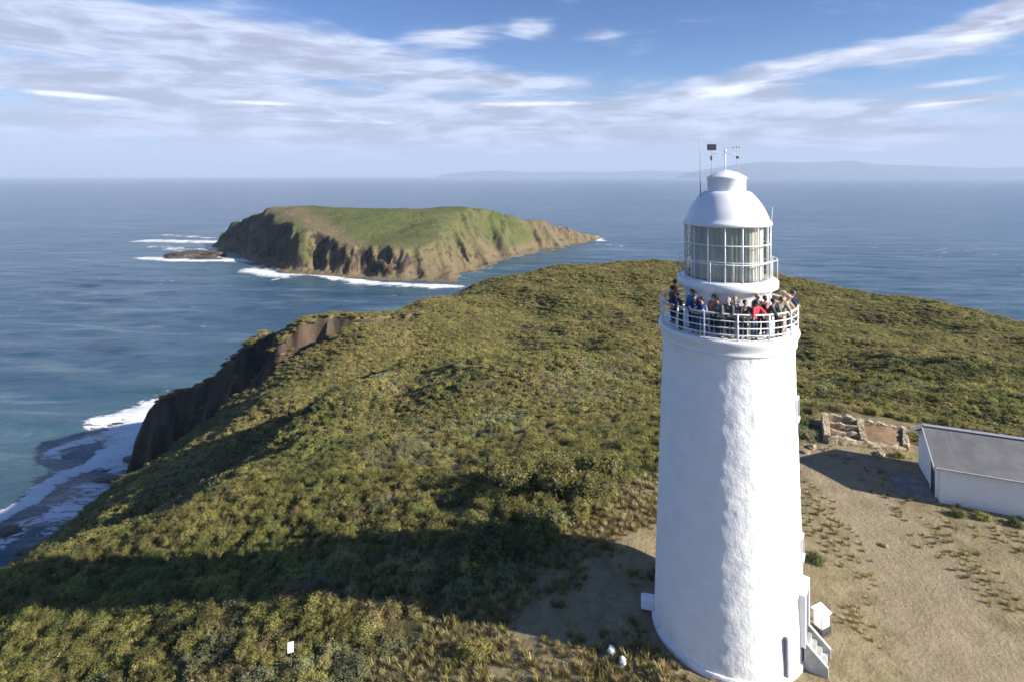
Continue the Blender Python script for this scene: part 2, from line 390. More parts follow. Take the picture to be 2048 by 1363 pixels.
# surf: lines of broken water along both coasts
SURF = [  # (photo pixels, half width in metres, strength)
    ([(290,482),(360,483),(430,484)], 28, .95), ([(330,470),(420,476)], 16, .8), ([(290,517),(380,522),(470,520)], 17, .98), ([(330,498),(420,512),(470,520),(520,522)], 9, .75), ([(480,520),(530,522),(560,535)], 21, 1.0),
    ([(500,540),(560,552),(610,548)], 18, .98), ([(545,560),(600,552)], 4.5, .8), ([(610,545),(680,559),(760,568),(830,572),(915,575)], 11, 1.02),
    ([(690,566),(790,575)], 3.5, .7), ([(300,494),(420,500)], 12, .8), ([(440,505),(500,512)], 10, .9), ([(1188,474),(1200,482)], 14, 1.0), ([(1195,488),(1240,492)], 8, .75), ([(1020,512),(1035,515)], 7, .7),
    ([(310,812),(250,830),(215,845)], 10, 1.1), ([(310,815),(290,870),(280,905)], 16, 1.25), ([(290,880),(240,905)], 14, 1.15), ([(255,850),(200,880),(120,895)], 9, 1.0), ([(200,872),(110,892)], 3, .9),
    ([(285,905),(200,915),(150,940),(90,985),(40,1015),(-40,1050)], 5.5, 1.2), ([(270,880),(230,900)], 12, 1.0), ([(340,930),(280,945),(180,975)], 8, .85), ([(300,960),(220,985),(130,1000)], 3.5, .65),
    ([(150,1020),(60,1050),(0,1085),(-60,1110)], 8, .85), ([(40,1010),(-40,1040)], 3.5, .8), ([(80,900),(0,950)], 4, .45), ([(30,960),(-80,1000)], 4, .4), ([(340,770),(300,800)], 6, .5), ([(200,990),(90,1080)], 9, .75), ([(1890,522),(1960,545)], 9, .28), ([(120,520),(260,510)], 14, .3), ([(60,470),(280,465)], 18, .3)]
foam = np.zeros(X.shape)
for pts, wd, st in SURF:
    q = [G(px, py, SEA) for px, py in pts]; foam = np.maximum(foam, st * np.exp(-(pdist(X, Y, q) / wd) ** 2))
m_ = (Y > 480) & (Y < 960) & (np.abs(X) < 520)
si = np.full(X.shape, -1e3); si[m_] = sdist(X[m_], Y[m_], ISHORE)
sh = np.full(X.shape, -1e3); m2 = (Y > -80) & (Y < 400) & (X > -240) & (X < 300); sh[m2] = sdist(X[m2], Y[m2], SHORE)
near = np.maximum(si, sh)
foam = np.maximum(foam, .55 * smooth(-7, 1, si) * (.55 + fbm(X / 30, Y / 30, 2, 71))); foam = np.maximum(foam, .5 * smooth(-6, 1, sh) * (.5 + fbm(X / 20, Y / 20, 2, 72)))
Z = Z + foam * .35
me = mesh_np('sea', np.stack([X, Y, Z], -1).reshape(-1, 3), grid_faces(len(gx), len(gy)))
attr(me, 'foam', np.clip(foam, 0, 1.25).ravel()); attr(me, 'shoal', (smooth(-95, 0, near) * .8).ravel())
tag(link('sea', me, sea_material()), kind='structure')

# far coast on the horizon
def hills(name, prof, D, depth):
    n = len(prof); vs = []; fs = []
    xs = np.linspace(prof[0][0], prof[-1][0], 90); ys = np.interp(xs, [p[0] for p in prof], [p[1] for p in prof])
    rows = 9
    for k in range(rows):
        t = k / (rows - 1); s = math.sin(math.pi * t)
        for i, (a, c) in enumerate(zip(xs, ys)):
            hgt = max(0, (HY + 2 - c) / F * D + 0) + 97 * 0
            yy = D + depth * (t - .5)
            vs.append(((a - CX) / F * D, yy, SEA - 8 + (hgt * 1. + 95) * s * (1 + .35 * float(fbm(a / 40., t * 4, 4, 81)) * (1 - s))))
    return tag(link(name, mesh_np(name, vs, grid_faces(len(xs), rows)), HILL), kind='structure')
HILL = simple('far_hills', (.045, .06, .06), .95, .3, .002)
hills('hills', [(1380,346),(1430,338),(1480,330),(1530,325),(1600,327),(1660,325),(1700,323),(1740,330),(1800,332),(1880,334),(1960,338),(2048,336),(2200,340),(2400,346)], 27000, 5000)
hills('hills', [(880,352),(930,346),(1000,343),(1060,347),(1130,345),(1220,346),(1300,343),(1380,346),(1430,351)], 33000, 4000)

# ------------------------------------------------------------------ scrub
def leaf_mat(name, a, bcol, tip):
    m, w, b, o = material(name)
    oi = w.t.nodes.new('ShaderNodeObjectInfo'); rnd = oi.outputs['Random']
    lv = w.attr('leafvar')
    c = w.mix(lv, a, bcol)
    c = w.mix(w.range(lv, .72, 1., 0, .7), c, tip)
    c = w.mix(w.range(rnd, 0, 1, .1, .6, False), c, w.mix(w.range(w.noise(w.pos(), .045, 5, .65), .38, .62), (.22, .235, .06), (.35, .27, .105)))
    hs = w.t.nodes.new('ShaderNodeHueSaturation'); w.put(hs.inputs['Color'], c)
    w.put(hs.inputs['Value'], w.range(w.math('FRACT', w.math('MULTIPLY', rnd, 7.31)), 0, 1, .6, 1.4, False))
    w.put(b.inputs['Base Color'], hs.outputs[0]); b.inputs['Roughness'].default_value = .65
    b.inputs['Specular IOR Level'].default_value = .25
    tr = w.n('ShaderNodeBsdfTranslucent'); w.put(tr.inputs[0], hs.outputs[0])
    mx = w.t.nodes.new('ShaderNodeMixShader'); mx.inputs[0].default_value = .3
    w.t.links.new(b.outputs[0], mx.inputs[1]); w.t.links.new(tr.outputs[0], mx.inputs[2]); w.t.links.new(mx.outputs[0], o.inputs[0])
    return m
TWIG = simple('twigs', (.07, .062, .028), .9, .3)
SH_KINDS = [('olive green', leaf_mat('olive_leaves', (.19, .18, .046), (.385, .36, .10), (.60, .56, .22))),
            ('yellow tipped', leaf_mat('yellow_leaves', (.26, .225, .058), (.50, .44, .13), (.70, .64, .27))),
            ('dark green', leaf_mat('dark_leaves', (.085, .112, .036), (.19, .225, .07), (.36, .385, .15))),
            ('tan brown', leaf_mat('tan_leaves', (.25, .19, .09), (.46, .36, .19), (.66, .55, .33))),
            ('grey green', leaf_mat('grey_leaves', (.185, .20, .11), (.345, .36, .20), (.55, .56, .37)))]
def shrub_mesh(name, mat, seed, n, leaf, tall=1.0, shoots=10):
    rg = np.random.default_rng(seed)
    nl = rg.integers(7, 12); lob = []
    for k in range(nl):
        a = rg.uniform(0, 2 * math.pi); d = rg.uniform(.1, .72)
        lob.append((d * math.cos(a), d * math.sin(a), rg.uniform(.1, .6) * tall, rg.uniform(.2, .46), rg.uniform(.24, .58) * tall))
    lob = np.array(lob); w = lob[:, 3] ** 2; li = rg.choice(nl, n, p=w / w.sum())
    nt = int(46 + n / 70); tl = rg.choice(nl, nt, p=w / w.sum())            # leafy tufts over the lobes
    u = rg.normal(size=(nt, 3)); u[:, 2] = np.abs(u[:, 2]) + rg.uniform(-.45, .1, nt); u /= np.linalg.norm(u, axis=1)[:, None]
    rr = rg.uniform(.8, 1.22, nt)
    tc_ = np.stack([lob[tl, 0] + u[:, 0] * lob[tl, 3] * rr, lob[tl, 1] + u[:, 1] * lob[tl, 3] * rr, lob[tl, 2] + u[:, 2] * lob[tl, 4] * rr], 1)
    tr_ = rg.uniform(.05, .115, nt); tv_ = rg.normal(size=nt)
    li = rg.integers(0, nt, n); loose = rg.uniform(size=n) < .3
    c = tc_[li] + rg.normal(size=(n, 3)) * np.where(loose, 1.9, 1)[:, None] * tr_[li][:, None] * np.array([1, 1, .9])
    u = u[li]; c[:, 2] = np.maximum(c[:, 2], .02)
    up = np.array([0, 0, 1.])
    nrm = u * .7 + up * .35 + rg.normal(size=(n, 3)) * .55; nrm /= np.linalg.norm(nrm, axis=1)[:, None]
    t = np.cross(nrm, rg.normal(size=(n, 3))); t /= np.linalg.norm(t, axis=1)[:, None]; s = np.cross(nrm, t)
    L = leaf * rg.uniform(.6, 1.4, n)[:, None]; W = L * rg.uniform(.35, .6, n)[:, None]
    q = np.stack([c - t * L, c + s * W - nrm * L * .12, c + t * L, c - s * W - nrm * L * .12], 1).reshape(-1, 3)
    f = np.arange(n * 4).reshape(-1, 4); lv = np.clip(rg.beta(1.6, 2.2, n) + .2 * tv_[li], 0, 1)
    # woody core: a knobbly dome per lobe
    vs = [q]; fs = [f]; lvs = [np.repeat(lv, 4)]; off = len(q)
    for x, y, z, r, hh in lob:
        g = []
        for a in range(5):
            th = math.pi / 2 * a / 4.6
            for b_ in range(7):
                p = 2 * math.pi * b_ / 7 + a * .4; k = .72 * rg.uniform(.85, 1.1)
                g.append((x + r * k * math.cos(th) * math.cos(p), y + r * k * math.cos(th) * math.sin(p), z * (0 if a == 0 else 1) + hh * k * math.sin(th)))
        ff = []
        for a in range(4):
            for b_ in range(7): ff.append((off + a * 7 + b_, off + a * 7 + (b_ + 1) % 7, off + (a + 1) * 7 + (b_ + 1) % 7, off + (a + 1) * 7 + b_))
        vs.append(np.array(g)); fs.append(np.array(ff)); lvs.append(np.full(len(g), .3)); off += len(g)
    F_ = np.concatenate(fs); me = mesh_np(name, np.concatenate(vs), F_, True)
    attr(me, 'leafvar', np.concatenate(lvs))
    me.materials.append(mat); me.materials.append(TWIG)
    mi = np.zeros(len(F_), np.int32); mi[n:] = 1; me.polygons.foreach_set('material_index', mi)
    return me
VAR = 2
NEAR = [[shrub_mesh('shrub', m, 100 + 10 * i + k, 3600, .040, (1.0, 1.0, 1.05, .8, .9)[i]) for k in range(VAR)] for i, (nm, m) in enumerate(SH_KINDS)]
# scatter positions over the headland
pts = []
def scatter(x0, x1, y0, y1, s):
    a = np.arange(x0, x1, s); b = np.arange(y0, y1, s); A, B = np.meshgrid(a, b)
    A = A + RNG.uniform(-.48, .48, A.shape) * s; B = B + RNG.uniform(-.48, .48, B.shape) * s
    return np.stack([A.ravel(), B.ravel()], 1)
allp = np.concatenate([scatter(-120, 110, 8, 75, .88), scatter(-120, 150, 75, 150, 1.15), scatter(-140, 215, 150, 352, 1.3)])
keep = (np.abs(allp[:, 0]) < allp[:, 1] * 1.02 + 12)
allp = allp[keep]
e = .6
z0 = headland_h(allp[:, 0], allp[:, 1]); zx = headland_h(allp[:, 0] + e, allp[:, 1]); zy = headland_h(allp[:, 0], allp[:, 1] + e)
sl = np.hypot(zx - z0, zy - z0) / e
cdist = sdist(allp[:, 0], allp[:, 1], CLEAR) + fbm(allp[:, 0] / 4, allp[:, 1] / 4, 3, 51) * 1.6
gap = fbm(allp[:, 0] / 5, allp[:, 1] / 5, 3, 91)
fin = np.minimum(np.hypot(allp[:, 0] + 110, allp[:, 1] - 214), 1e3)
lim = np.where(allp[:, 1] > 185, np.where(allp[:, 0] < -78, .62, 1.0), 1.25)
lim = np.where((allp[:, 0] > -66) & (allp[:, 0] < -20) & (allp[:, 1] > 138) & (allp[:, 1] < 182), 2.6, lim)
keep = (sl < lim + .25 * fbm(allp[:, 0] / 7, allp[:, 1] / 7, 2, 95)) & (cdist < -.5) & (z0 > SEA + 9) & (gap < .52)
allp = allp[keep]; z0 = z0[keep]; sl = sl[keep]
N = len(allp); dist = np.hypot(allp[:, 0], allp[:, 1])
# kinds drift in patches
pk = fbm(allp[:, 0] / 9, allp[:, 1] / 9, 3, 97) + RNG.normal(size=N) * .22
kind = np.select([pk < -.30, pk < .10, pk < .24, pk < .42], [2, 0, 1, 3], 4)
kind = np.where((dist > 110) & np.isin(kind, (2, 4)), RNG.choice([0, 1, 3], N, p=[.3, .45, .25]), kind)
base = np.where(dist < 80, .80, np.where(dist < 160, 1.12, 1.3))
sx = base * np.where(RNG.uniform(size=N) < .10, RNG.uniform(1.15, 1.6, N), RNG.uniform(.6, 1.1, N)); szz = np.minimum(sx, .85 * base) * RNG.uniform(.75, 1.15, N) * np.where(dist < 60, 1, np.where(dist < 120, .72, .45))
sx = np.where(dist < 160, sx, sx * 1.05)
rot = RNG.uniform(0, 2 * math.pi, N); var = RNG.integers(0, VAR, N)
# in frame -> candidates for objects of their own
pxx = CX + allp[:, 0] / allp[:, 1] * F; pyy = HY + (CAMZ - z0 - .6) / allp[:, 1] * F
inv = (pxx > -20) & (pxx < 2068) & (pyy > 380) & (pyy < 1400) & ~((pxx > 1300) & (pxx < 1610))
order = np.argsort(np.where(inv, dist, 1e6))
own = np.zeros(N, bool); own[order[:280]] = True
ZONES = []
def zone(i):
    px, py = pxx[i], pyy[i]
    if px > 1600: return 'in the scrub behind the white building and stone foundation'
    if 1000 < py < 1175: return 'in the dark band where the lighthouse casts its shadow'
    if py >= 1175: return 'in the sunlit scrub at lower left'
    return 'in the sunlit scrub between the lighthouse shadow and the sea'
for i in np.nonzero(own)[0]:
    o = bpy.data.objects.new('shrub', NEAR[kind[i]][var[i]]); COL.objects.link(o)
    o.location = (allp[i, 0], allp[i, 1], z0[i] - .08); o.rotation_euler = (0, 0, rot[i]); o.scale = (sx[i], sx[i], szz[i])
    nm = SH_KINDS[kind[i]][0]; zn = zone(i)
    tag(o, f'{nm} coastal shrub {zn}', 'shrub', f'{nm} shrubs {zn}')
FAR = [[shrub_mesh('scrub_clump', m, 300 + 10 * i + k, 700, .085, (1.0, 1.0, 1.05, .8, .9)[i]) for k in range(VAR)] for i, (nm, m) in enumerate(SH_KINDS)]
def scatter_stuff(name, pos, rots, scl, idx, meshes, kindlabel):
    me = bpy.data.meshes.new(name); me.vertices.add(len(pos)); me.vertices.foreach_set('co', np.asarray(pos, np.float32).ravel())
    attr(me, 'rot', np.stack([np.zeros(len(pos)), np.zeros(len(pos)), rots], 1), 'FLOAT_VECTOR'); attr(me, 'scl', scl, 'FLOAT_VECTOR'); attr(me, 'idx', idx, 'INT')
    o = link(name, me)
    ng = bpy.data.node_groups.new(name + '_nodes', 'GeometryNodeTree')
    ng.interface.new_socket('Geometry', in_out='INPUT', socket_type='NodeSocketGeometry'); ng.interface.new_socket('Geometry', in_out='OUTPUT', socket_type='NodeSocketGeometry')
    gi = ng.nodes.new('NodeGroupInput'); go = ng.nodes.new('NodeGroupOutput'); L = ng.links
    ip = ng.nodes.new('GeometryNodeInstanceOnPoints'); jo = ng.nodes.new('GeometryNodeJoinGeometry')
    srcs = []
    for k, sm in enumerate(meshes):
        so = bpy.data.objects.new(name + '_source', sm); srcs.append(so)
        oi = ng.nodes.new('GeometryNodeObjectInfo'); oi.inputs['Object'].default_value = so; oi.inputs['As Instance'].default_value = True
        srcs[-1] = oi
    for oi in reversed(srcs): L.new(oi.outputs['Geometry'], jo.inputs[0])
    def na(n, t):
        d = ng.nodes.new('GeometryNodeInputNamedAttribute'); d.data_type = t; d.inputs['Name'].default_value = n; return d.outputs['Attribute']
    L.new(gi.outputs[0], ip.inputs['Points']); L.new(jo.outputs[0], ip.inputs['Instance']); ip.inputs['Pick Instance'].default_value = True
    L.new(na('idx', 'INT'), ip.inputs['Instance Index']); L.new(na('rot', 'FLOAT_VECTOR'), ip.inputs['Rotation']); L.new(na('scl', 'FLOAT_VECTOR'), ip.inputs['Scale'])
    L.new(ip.outputs[0], go.inputs[0])
    md = o.modifiers.new('scatter', 'NODES'); md.node_group = ng
    return tag(o, kindlabel, None, None, 'stuff')
r_ = ~own; mid = r_ & (dist < 70); far = r_ & ~mid
flatN = [m for g in NEAR for m in g]; flatF = [m for g in FAR for m in g]
selr = r_
meshes = flatN + flatF
idx = kind * VAR + var + np.where(dist < 60, 0, len(flatN))
scatter_stuff('scrub', np.stack([allp[selr, 0], allp[selr, 1], z0[selr] - .08], 1), rot[selr], np.stack([sx, sx, szz], 1)[selr], idx[selr], meshes, 'low olive scrub covering the headland down to the cliffs')

# dry grass tufts in the clearing
GRASS = leaf_mat('dry_grass', (.26, .20, .09), (.42, .34, .18), (.58, .49, .30)); GRASS2 = leaf_mat('green_grass', (.17, .15, .05), (.30, .25, .09), (.42, .35, .16))
def tuft_mesh(name, mat, seed, n=70):
    rg = np.random.default_rng(seed); vs = []; fs = []
    for k in range(n):
        a = rg.uniform(0, 6.283); r0 = rg.uniform(0, .14); ln = rg.uniform(.12, .34); le = rg.uniform(.1, .9); wv = rg.uniform(.008, .02)
        bx, by = r0 * math.cos(a), r0 * math.sin(a); tx, ty = bx + ln * le * math.cos(a), by + ln * le * math.sin(a); c = -math.sin(a), math.cos(a); i = len(vs)
        vs += [(bx - c[0] * wv, by - c[1] * wv, 0), (bx + c[0] * wv, by + c[1] * wv, 0), (tx + c[0] * wv * .3, ty + c[1] * wv * .3, ln), (tx - c[0] * wv * .3, ty - c[1] * wv * .3, ln)]
        fs.append((i, i + 1, i + 2, i + 3))
    me = mesh_np(name, vs, fs); attr(me, 'leafvar', np.repeat(rg.uniform(0, 1, n), 4)); me.materials.append(mat); return me
gp = scatter(-6, 48, 9, 50, .27)
cd = sdist(gp[:, 0], gp[:, 1], CLEAR); gvv = np.maximum(smooth(3.4, 1.0, pdist(gp[:, 0], gp[:, 1], GRAVEL[0])), smooth(1.6, .3, pdist(gp[:, 0], gp[:, 1], GRAVEL[1])))
loc = gp - np.array([[BC.x, BC.y]]); lu = loc @ np.array([BU.x, BU.y]); lvv = loc @ np.array([BV.x, BV.y])
ok = (cd > -1.2) & (np.hypot(gp[:, 0] - TX, gp[:, 1] - TY) > 3.5) & ~((lu > -2.3) & (lvv > -.1) & (lvv < 5.2)) & (np.abs(gp[:, 0]) < gp[:, 1] + 6)
ls = gp - np.array([[SC.x, SC.y]]); ok &= ~((ls @ np.array([BU.x, BU.y]) > -.2) & (ls @ np.array([BU.x, BU.y]) < 6) & (ls @ np.array([BV.x, BV.y]) > -.3) & (ls @ np.array([BV.x, BV.y]) < 4.2))
bare = smooth(-.8, .8, sdist(gp[:, 0], gp[:, 1], [G(1010, 1215), G(1090, 1110), G(1210, 1085), G(1320, 1085), G(1310, 1225), G(1200, 1245)]))
dens = .04 + .14 * smooth(11, 8, gp[:, 0]) + fbm(gp[:, 0] / 2.5, gp[:, 1] / 2.5, 3, 111) * 1.2 - gvv * .35 + .55 * smooth(11, 8, gp[:, 0]) - .6 * bare
ok &= RNG.uniform(size=len(gp)) < dens
gp = gp[ok]; gz = headland_h(gp[:, 0], gp[:, 1])
tm = [tuft_mesh('grass_tuft', GRASS, 1), tuft_mesh('grass_tuft', GRASS, 2), tuft_mesh('grass_tuft', GRASS2, 3)]
gs = RNG.uniform(.35, 1.0, len(gp)) * np.where(gp[:, 0] > 12, .8, 1.3)
scatter_stuff('dry_grass', np.stack([gp[:, 0], gp[:, 1], gz - .01], 1), RNG.uniform(0, 6.28, len(gp)), np.stack([gs, gs, gs * RNG.uniform(.5, 1.0, len(gp))], 1), RNG.choice(3, len(gp), p=[.45, .4, .15]), tm, 'dry tan grass tufts on the clearing around the lighthouse')

# single shrubs by the tower and the building
def lone(px, py, k, sc, label, rz=0):
    x, y = G(px, py); o = bpy.data.objects.new('shrub', NEAR[k][0]); COL.objects.link(o)
    o.location = (x, y, ground(x, y) - .05); o.scale = (sc, sc, sc * .85); o.rotation_euler = (0, 0, rz); tag(o, label, 'shrub')
lone(1633, 1128, 2, .58, 'small round green shrub on the bare ground right of the lighthouse', 1)
lone(1914, 1030, 2, .55, 'green shrub at the near corner of the white building wall', 2)
lone(1968, 1036, 0, .5, 'low olive shrub at the middle of the white building wall', 3)
lone(2030, 1050, 2, .55, 'low shrub at the right frame edge beside the white building', 4)
lone(1795, 912, 0, .5, 'low bush at the front right corner of the stone foundation', 5)
lone(1830, 880, 1, .75, 'yellow green bush between the stone foundation and the white building', 6)
lone(1615, 872, 4, .9, 'pale bush at the left end of the stone foundation beside the lighthouse', 2)
lone(945, 1258, 1, .8, 'yellow green shrub at the scrub edge left of the lighthouse shadow', 3)

for n_, (px, py, sc, k) in enumerate(((1050,945,1.9,2),(1135,975,1.8,0),(1195,1005,1.5,2),(1010,890,2.0,0),(1110,905,1.7,2),(1205,945,1.6,0),(985,1080,1.9,2),(1085,1060,1.7,2))):
    lone(px, py, k, sc, 'large bushy %s shrub at the scrub edge left of the lighthouse' % ('dark green' if k == 2 else 'olive'), n_ * 1.3)
    bpy.context.scene.collection.objects[-1]['group'] = 'large %s shrubs at the scrub edge' % ('dark green' if k == 2 else 'olive')
# ------------------------------------------------------------------ lighthouse
def white_wall():
    m, w, b, o = material('white_roughcast'); p = w.obj()
    n = w.noise(p, 1.2, 5); st = w.noise(w.map(p, sc=(2.5, 2.5, .25)), 1., 5, .6)
    c = w.mix(w.range(n, .3, .7), (.82, .825, .83), (.88, .88, .87)); c = w.mix(w.range(st, .62, .8, 0, .35), c, (.62, .62, .58))
    w.put(b.inputs['Base Color'], c); b.inputs['Roughness'].default_value = .7
    sp_ = w.n('ShaderNodeSeparateXYZ', Vector=p); gn = w.noise(w.map(p, sc=(1.6, 1.6, .5)), 1.3, 6, .7)
    low = w.math('MULTIPLY', w.range(sp_.outputs[2], 0, 1.6, 1, 0), w.range(gn, .45, .65)); c2 = w.mix(w.math('MULTIPLY', low, .45), c, (.50, .46, .38))
    rust = w.noise(w.map(p, sc=(3.5, 3.5, .12)), 1.0, 4, .6); c2 = w.mix(w.math('MULTIPLY', w.range(rust, .66, .78), w.range(sp_.outputs[2], 6, 12, 0, .30)), c2, (.48, .36, .24)); w.put(b.inputs['Base Color'], c2)
    h = w.math('ADD', w.noise(p, 4.5, 5, .6), w.math('MULTIPLY', w.noise(p, 18, 4, .6), .25)); bump(w, b, h, .7, .045); return m
WALLW = white_wall()
PAINT = simple('white_paint', (.80, .81, .82), .4, .03, 3)
IRON = simple('white_iron', (.78, .79, .80), .45, .04)
DARK = simple('dark_metal', (.02, .025, .05), .5, .2)
CONC = simple('concrete', (.42, .42, .40), .85, .15, 3, 0, .3)
LH = empty('lighthouse', (TX, TY, 0), 'tall white round lighthouse with domed lantern and crowded gallery', 'lighthouse')
LH.scale = (.94, .94, 1)
def twob(a, z):
    u = a * 3.1; return .034 * float(fbm(np.array(u / .42), np.array(z / .36), 3, 121)) * (1 if z < 11.8 else .5)
prof = [(3.26 - (3.26 - 2.85) * (z / 12.0) + (.07 * ((z - 11.9) / .6) ** 2 if z > 11.9 else 0), z) for z in np.arange(-.6, 12.51, .11)]
t = MB(); t.lathe(prof, 200, twob); t.build('tower_wall', WALLW, LH, True)
MB().lathe([(3.2, -.6), (3.37, -.6), (3.36, .16), (3.33, .24), (3.2, .27)], 96).build('plinth', WALLW, LH)
MB().lathe([(2.80, 12.44), (2.925, 12.45), (2.94, 12.48), (2.94, 12.55), (2.925, 12.58), (2.94, 12.66), (2.98, 12.78), (3.03, 12.88), (3.055, 12.98), (3.04, 13.06), (2.96, 13.08), (1.7, 13.06)], 128).build('gallery_floor', PAINT, LH, True)
MB().lathe([(1.85, 13.0), (1.85, 14.45), (1.92, 14.6), (2.1, 14.74), (2.2, 14.8), (2.2, 15.06), (2.15, 15.1), (1.6, 15.1)], 96).build('lantern_base', PAINT, LH, True)
g = MB(); NP = 14
GP = [R(-38 + 360 / NP * k) for k in range(NP)]
for a in GP: g.tube([(2.95 * math.sin(a), -2.95 * math.cos(a), 13.05), (2.95 * math.sin(a), -2.95 * math.cos(a), 14.13)], .04)
for z, r in ((14.1, .034), (13.83, .024), (13.57, .024), (13.3, .024)): g.ring(2.95, z, r)
for k in range(NP * 4):
    a = R(-38 + 360 / NP * (k + .5) / 4 * 1.0)
g.build('gallery_railing', IRON, LH, True)
g = MB()
for k in range(14):
    a = 2 * math.pi * (k + .5) / 14; g.tube([(2.14 * math.sin(a), -2.14 * math.cos(a), 15.08), (2.14 * math.sin(a), -2.14 * math.cos(a), 16.0)], .014, 6)
g.ring(2.14, 15.98, .014); g.build('lantern_railing', IRON, LH, True)
# lantern: glazing, bars, curtains
m_glass, w, b, o = material('lantern_glass')
tb = w.n('ShaderNodeBsdfTransparent'); gl = w.n('ShaderNodeBsdfGlossy'); gl.inputs['Roughness'].default_value = .03
fr = w.n('ShaderNodeFresnel'); fr.inputs[0].default_value = 1.45; mx = w.t.nodes.new('ShaderNodeMixShader')
w.put(mx.inputs[0], w.math('ADD', w.math('MULTIPLY', fr.outputs[0], .8), .05)); w.t.links.new(tb.outputs[0], mx.inputs[1]); w.t.links.new(gl.outputs[0], mx.inputs[2]); w.t.links.new(mx.outputs[0], o.inputs[0])
tb.inputs[0].default_value = (.90, .92, .92, 1)
MB().lathe([(1.84, 15.1), (1.84, 17.42)], 48).build('glazing', m_glass, LH, True)
g = MB()
for k in range(16):
    a = 2 * math.pi * k / 16; g.tube([(1.86 * math.sin(a), -1.86 * math.cos(a), 15.08), (1.86 * math.sin(a), -1.86 * math.cos(a), 17.44)], .028, 6)
for z in (15.12, 15.85, 16.62, 17.38): g.ring(1.86, z, .026, 64, 6)
g.build('glazing_bars', IRON, LH, True)
cur, w, b, o = material('curtain_cloth'); cc = w.mix(w.range(w.noise(w.map(w.obj(), sc=(1, 1, .15)), 5, 4), .3, .7), (.56, .54, .45), (.76, .74, .64))
w.put(b.inputs['Base Color'], cc); b.inputs['Roughness'].default_value = .9
MB().lathe([(1.50, z) for z in np.linspace(15.12, 17.4, 8)], 240, lambda a, z: .045 * math.sin(a * 46 + .6 * math.sin(a * 7)) + .03 * math.sin(a * 13 + z * .3)).build('curtain', cur, LH, True)
MB().lathe([(0, 15.11), (1.7, 15.11)], 48).build('lantern_floor', simple('grey_floor', (.25, .25, .25), .8), LH)
MB().lathe([(1.62, 17.38), (1.93, 17.38), (1.95, 17.44), (1.93, 17.52), (1.85, 17.58), (1.79, 17.72), (1.72, 17.88), (1.63, 18.06), (1.52, 18.24), (1.39, 18.42), (1.24, 18.60), (1.08, 18.76), (.95, 18.82), (.3, 18.84)], 96).build('dome', PAINT, LH, True)
MB().lathe([(.84, 18.78), (.84, 19.32), (.88, 19.35), (.88, 19.42), (.83, 19.45), (.55, 19.6), (.2, 19.7), (0.02, 19.74)], 64).build('vent', PAINT, LH, True)
MB().tube([(-.06, 0, 19.7), (-.06, 0, 20.55)], .03).sphere((-.06, 0, 20.58), .06).build('finial', IRON, LH, True)
GREYROD = simple('grey_rod', (.45, .46, .48), .5)
MB().tube([(-1.24, -.1, 18.45), (-1.24, -.1, 20.3), (-1.24, -.1, 21.95)], [.028, .02, .008]).build('antenna', GREYROD, LH, True)
MB().tube([(-.72, -.1, 19.35), (-.72, -.1, 20.62)], .014, 6).tube([(-.72, -.1, 20.45), (-.06, 0, 20.4)], .01, 6).build('instrument_pole', GREYROD, LH, True)
MB().box((-.72, -.1, 20.72), (.40, .12, .26), 0, .02).build('weather_vane', DARK, LH)
MB().tube([(-.74, -.1, 20.14), (-.74, -.1, 20.34)], [.03, .06, ][:2], 8).build('sensor', DARK, LH, True)
MB().tube([(.44, -.1, 19.4), (.44, -.1, 20.74)], .014, 6).tube([(.44, -.1, 20.45), (-.06, 0, 20.42)], .01, 6).build('instrument_pole', GREYROD, LH, True)
g = MB()
for k in range(3):
    a = 2.1 * k + .3; g.tube([(.44, -.1, 20.72), (.44 + .13 * math.cos(a), -.1 + .13 * math.sin(a), 20.72)], .008, 5); g.sphere((.44 + .16 * math.cos(a), -.1 + .16 * math.sin(a), 20.72), .045, u=8, v=6)
g.build('anemometer', GREYROD, LH, True)
MB().sphere((.47, -.1, 20.28), .075, (1, 1, .8)).build('sensor', DARK, LH, True)
MB().tube([(1.86, -.5, 17.45), (1.90, -.5, 18.15)], .014, 6).build('antenna', GREYROD, LH, True)
# door, steps, windows, pipe (angle 0 faces -y, 90 faces +x)
def at(a, r, z): return Vector((r * math.sin(a), -r * math.cos(a), z))
def wallM(a, z): return Matrix.Translation(at(a, 3.26 - .034 * z, z)) @ Matrix.Rotation(a, 4, 'Z')     # local -y is outward
DA = R(56); M = wallM(DA, .85)
ds = MB(); ds.box((-.60, .02, .95), (.2, .30, 1.9), 0, .02, M); ds.box((.60, .02, .95), (.2, .30, 1.9), 0, .02, M); ds.box((0, .02, 1.98), (1.4, .30, .2), 0, .02, M)
ds.build('door_surround', PAINT, LH)
dr = MB(); dr.box((0, .0, .94), (1.0, .16, 1.88), 0, 0, M); dr.build('door', simple('door_paint', (.10, .11, .14), .5), LH)
sp = MB()
for k in range(4): sp.box((0, -.14 - .20 * k, (-.03 - .2 * k - 1.2) / 2), (.95, .20, abs(-1.2 + .03 + .2 * k)), 0, 0, M)
for s_ in (-.56, .56): sp.faces([tuple(M @ Vector(p)) for p in [(s_ - .08, -.06, -1.2), (s_ + .08, -.06, -1.2), (s_ + .08, -.95, -1.2), (s_ - .08, -.95, -1.2), (s_ - .08, -.06, .25), (s_ + .08, -.06, .25), (s_ + .08, -.95, -.45), (s_ - .08, -.95, -.45)]],
                                [(0, 1, 2, 3), (4, 7, 6, 5), (0, 4, 5, 1), (1, 5, 6, 2), (2, 6, 7, 3), (3, 7, 4, 0)])
sp.build('door_steps', CONC, LH)
PANE = simple('dark_pane', (.03, .035, .05), .15)
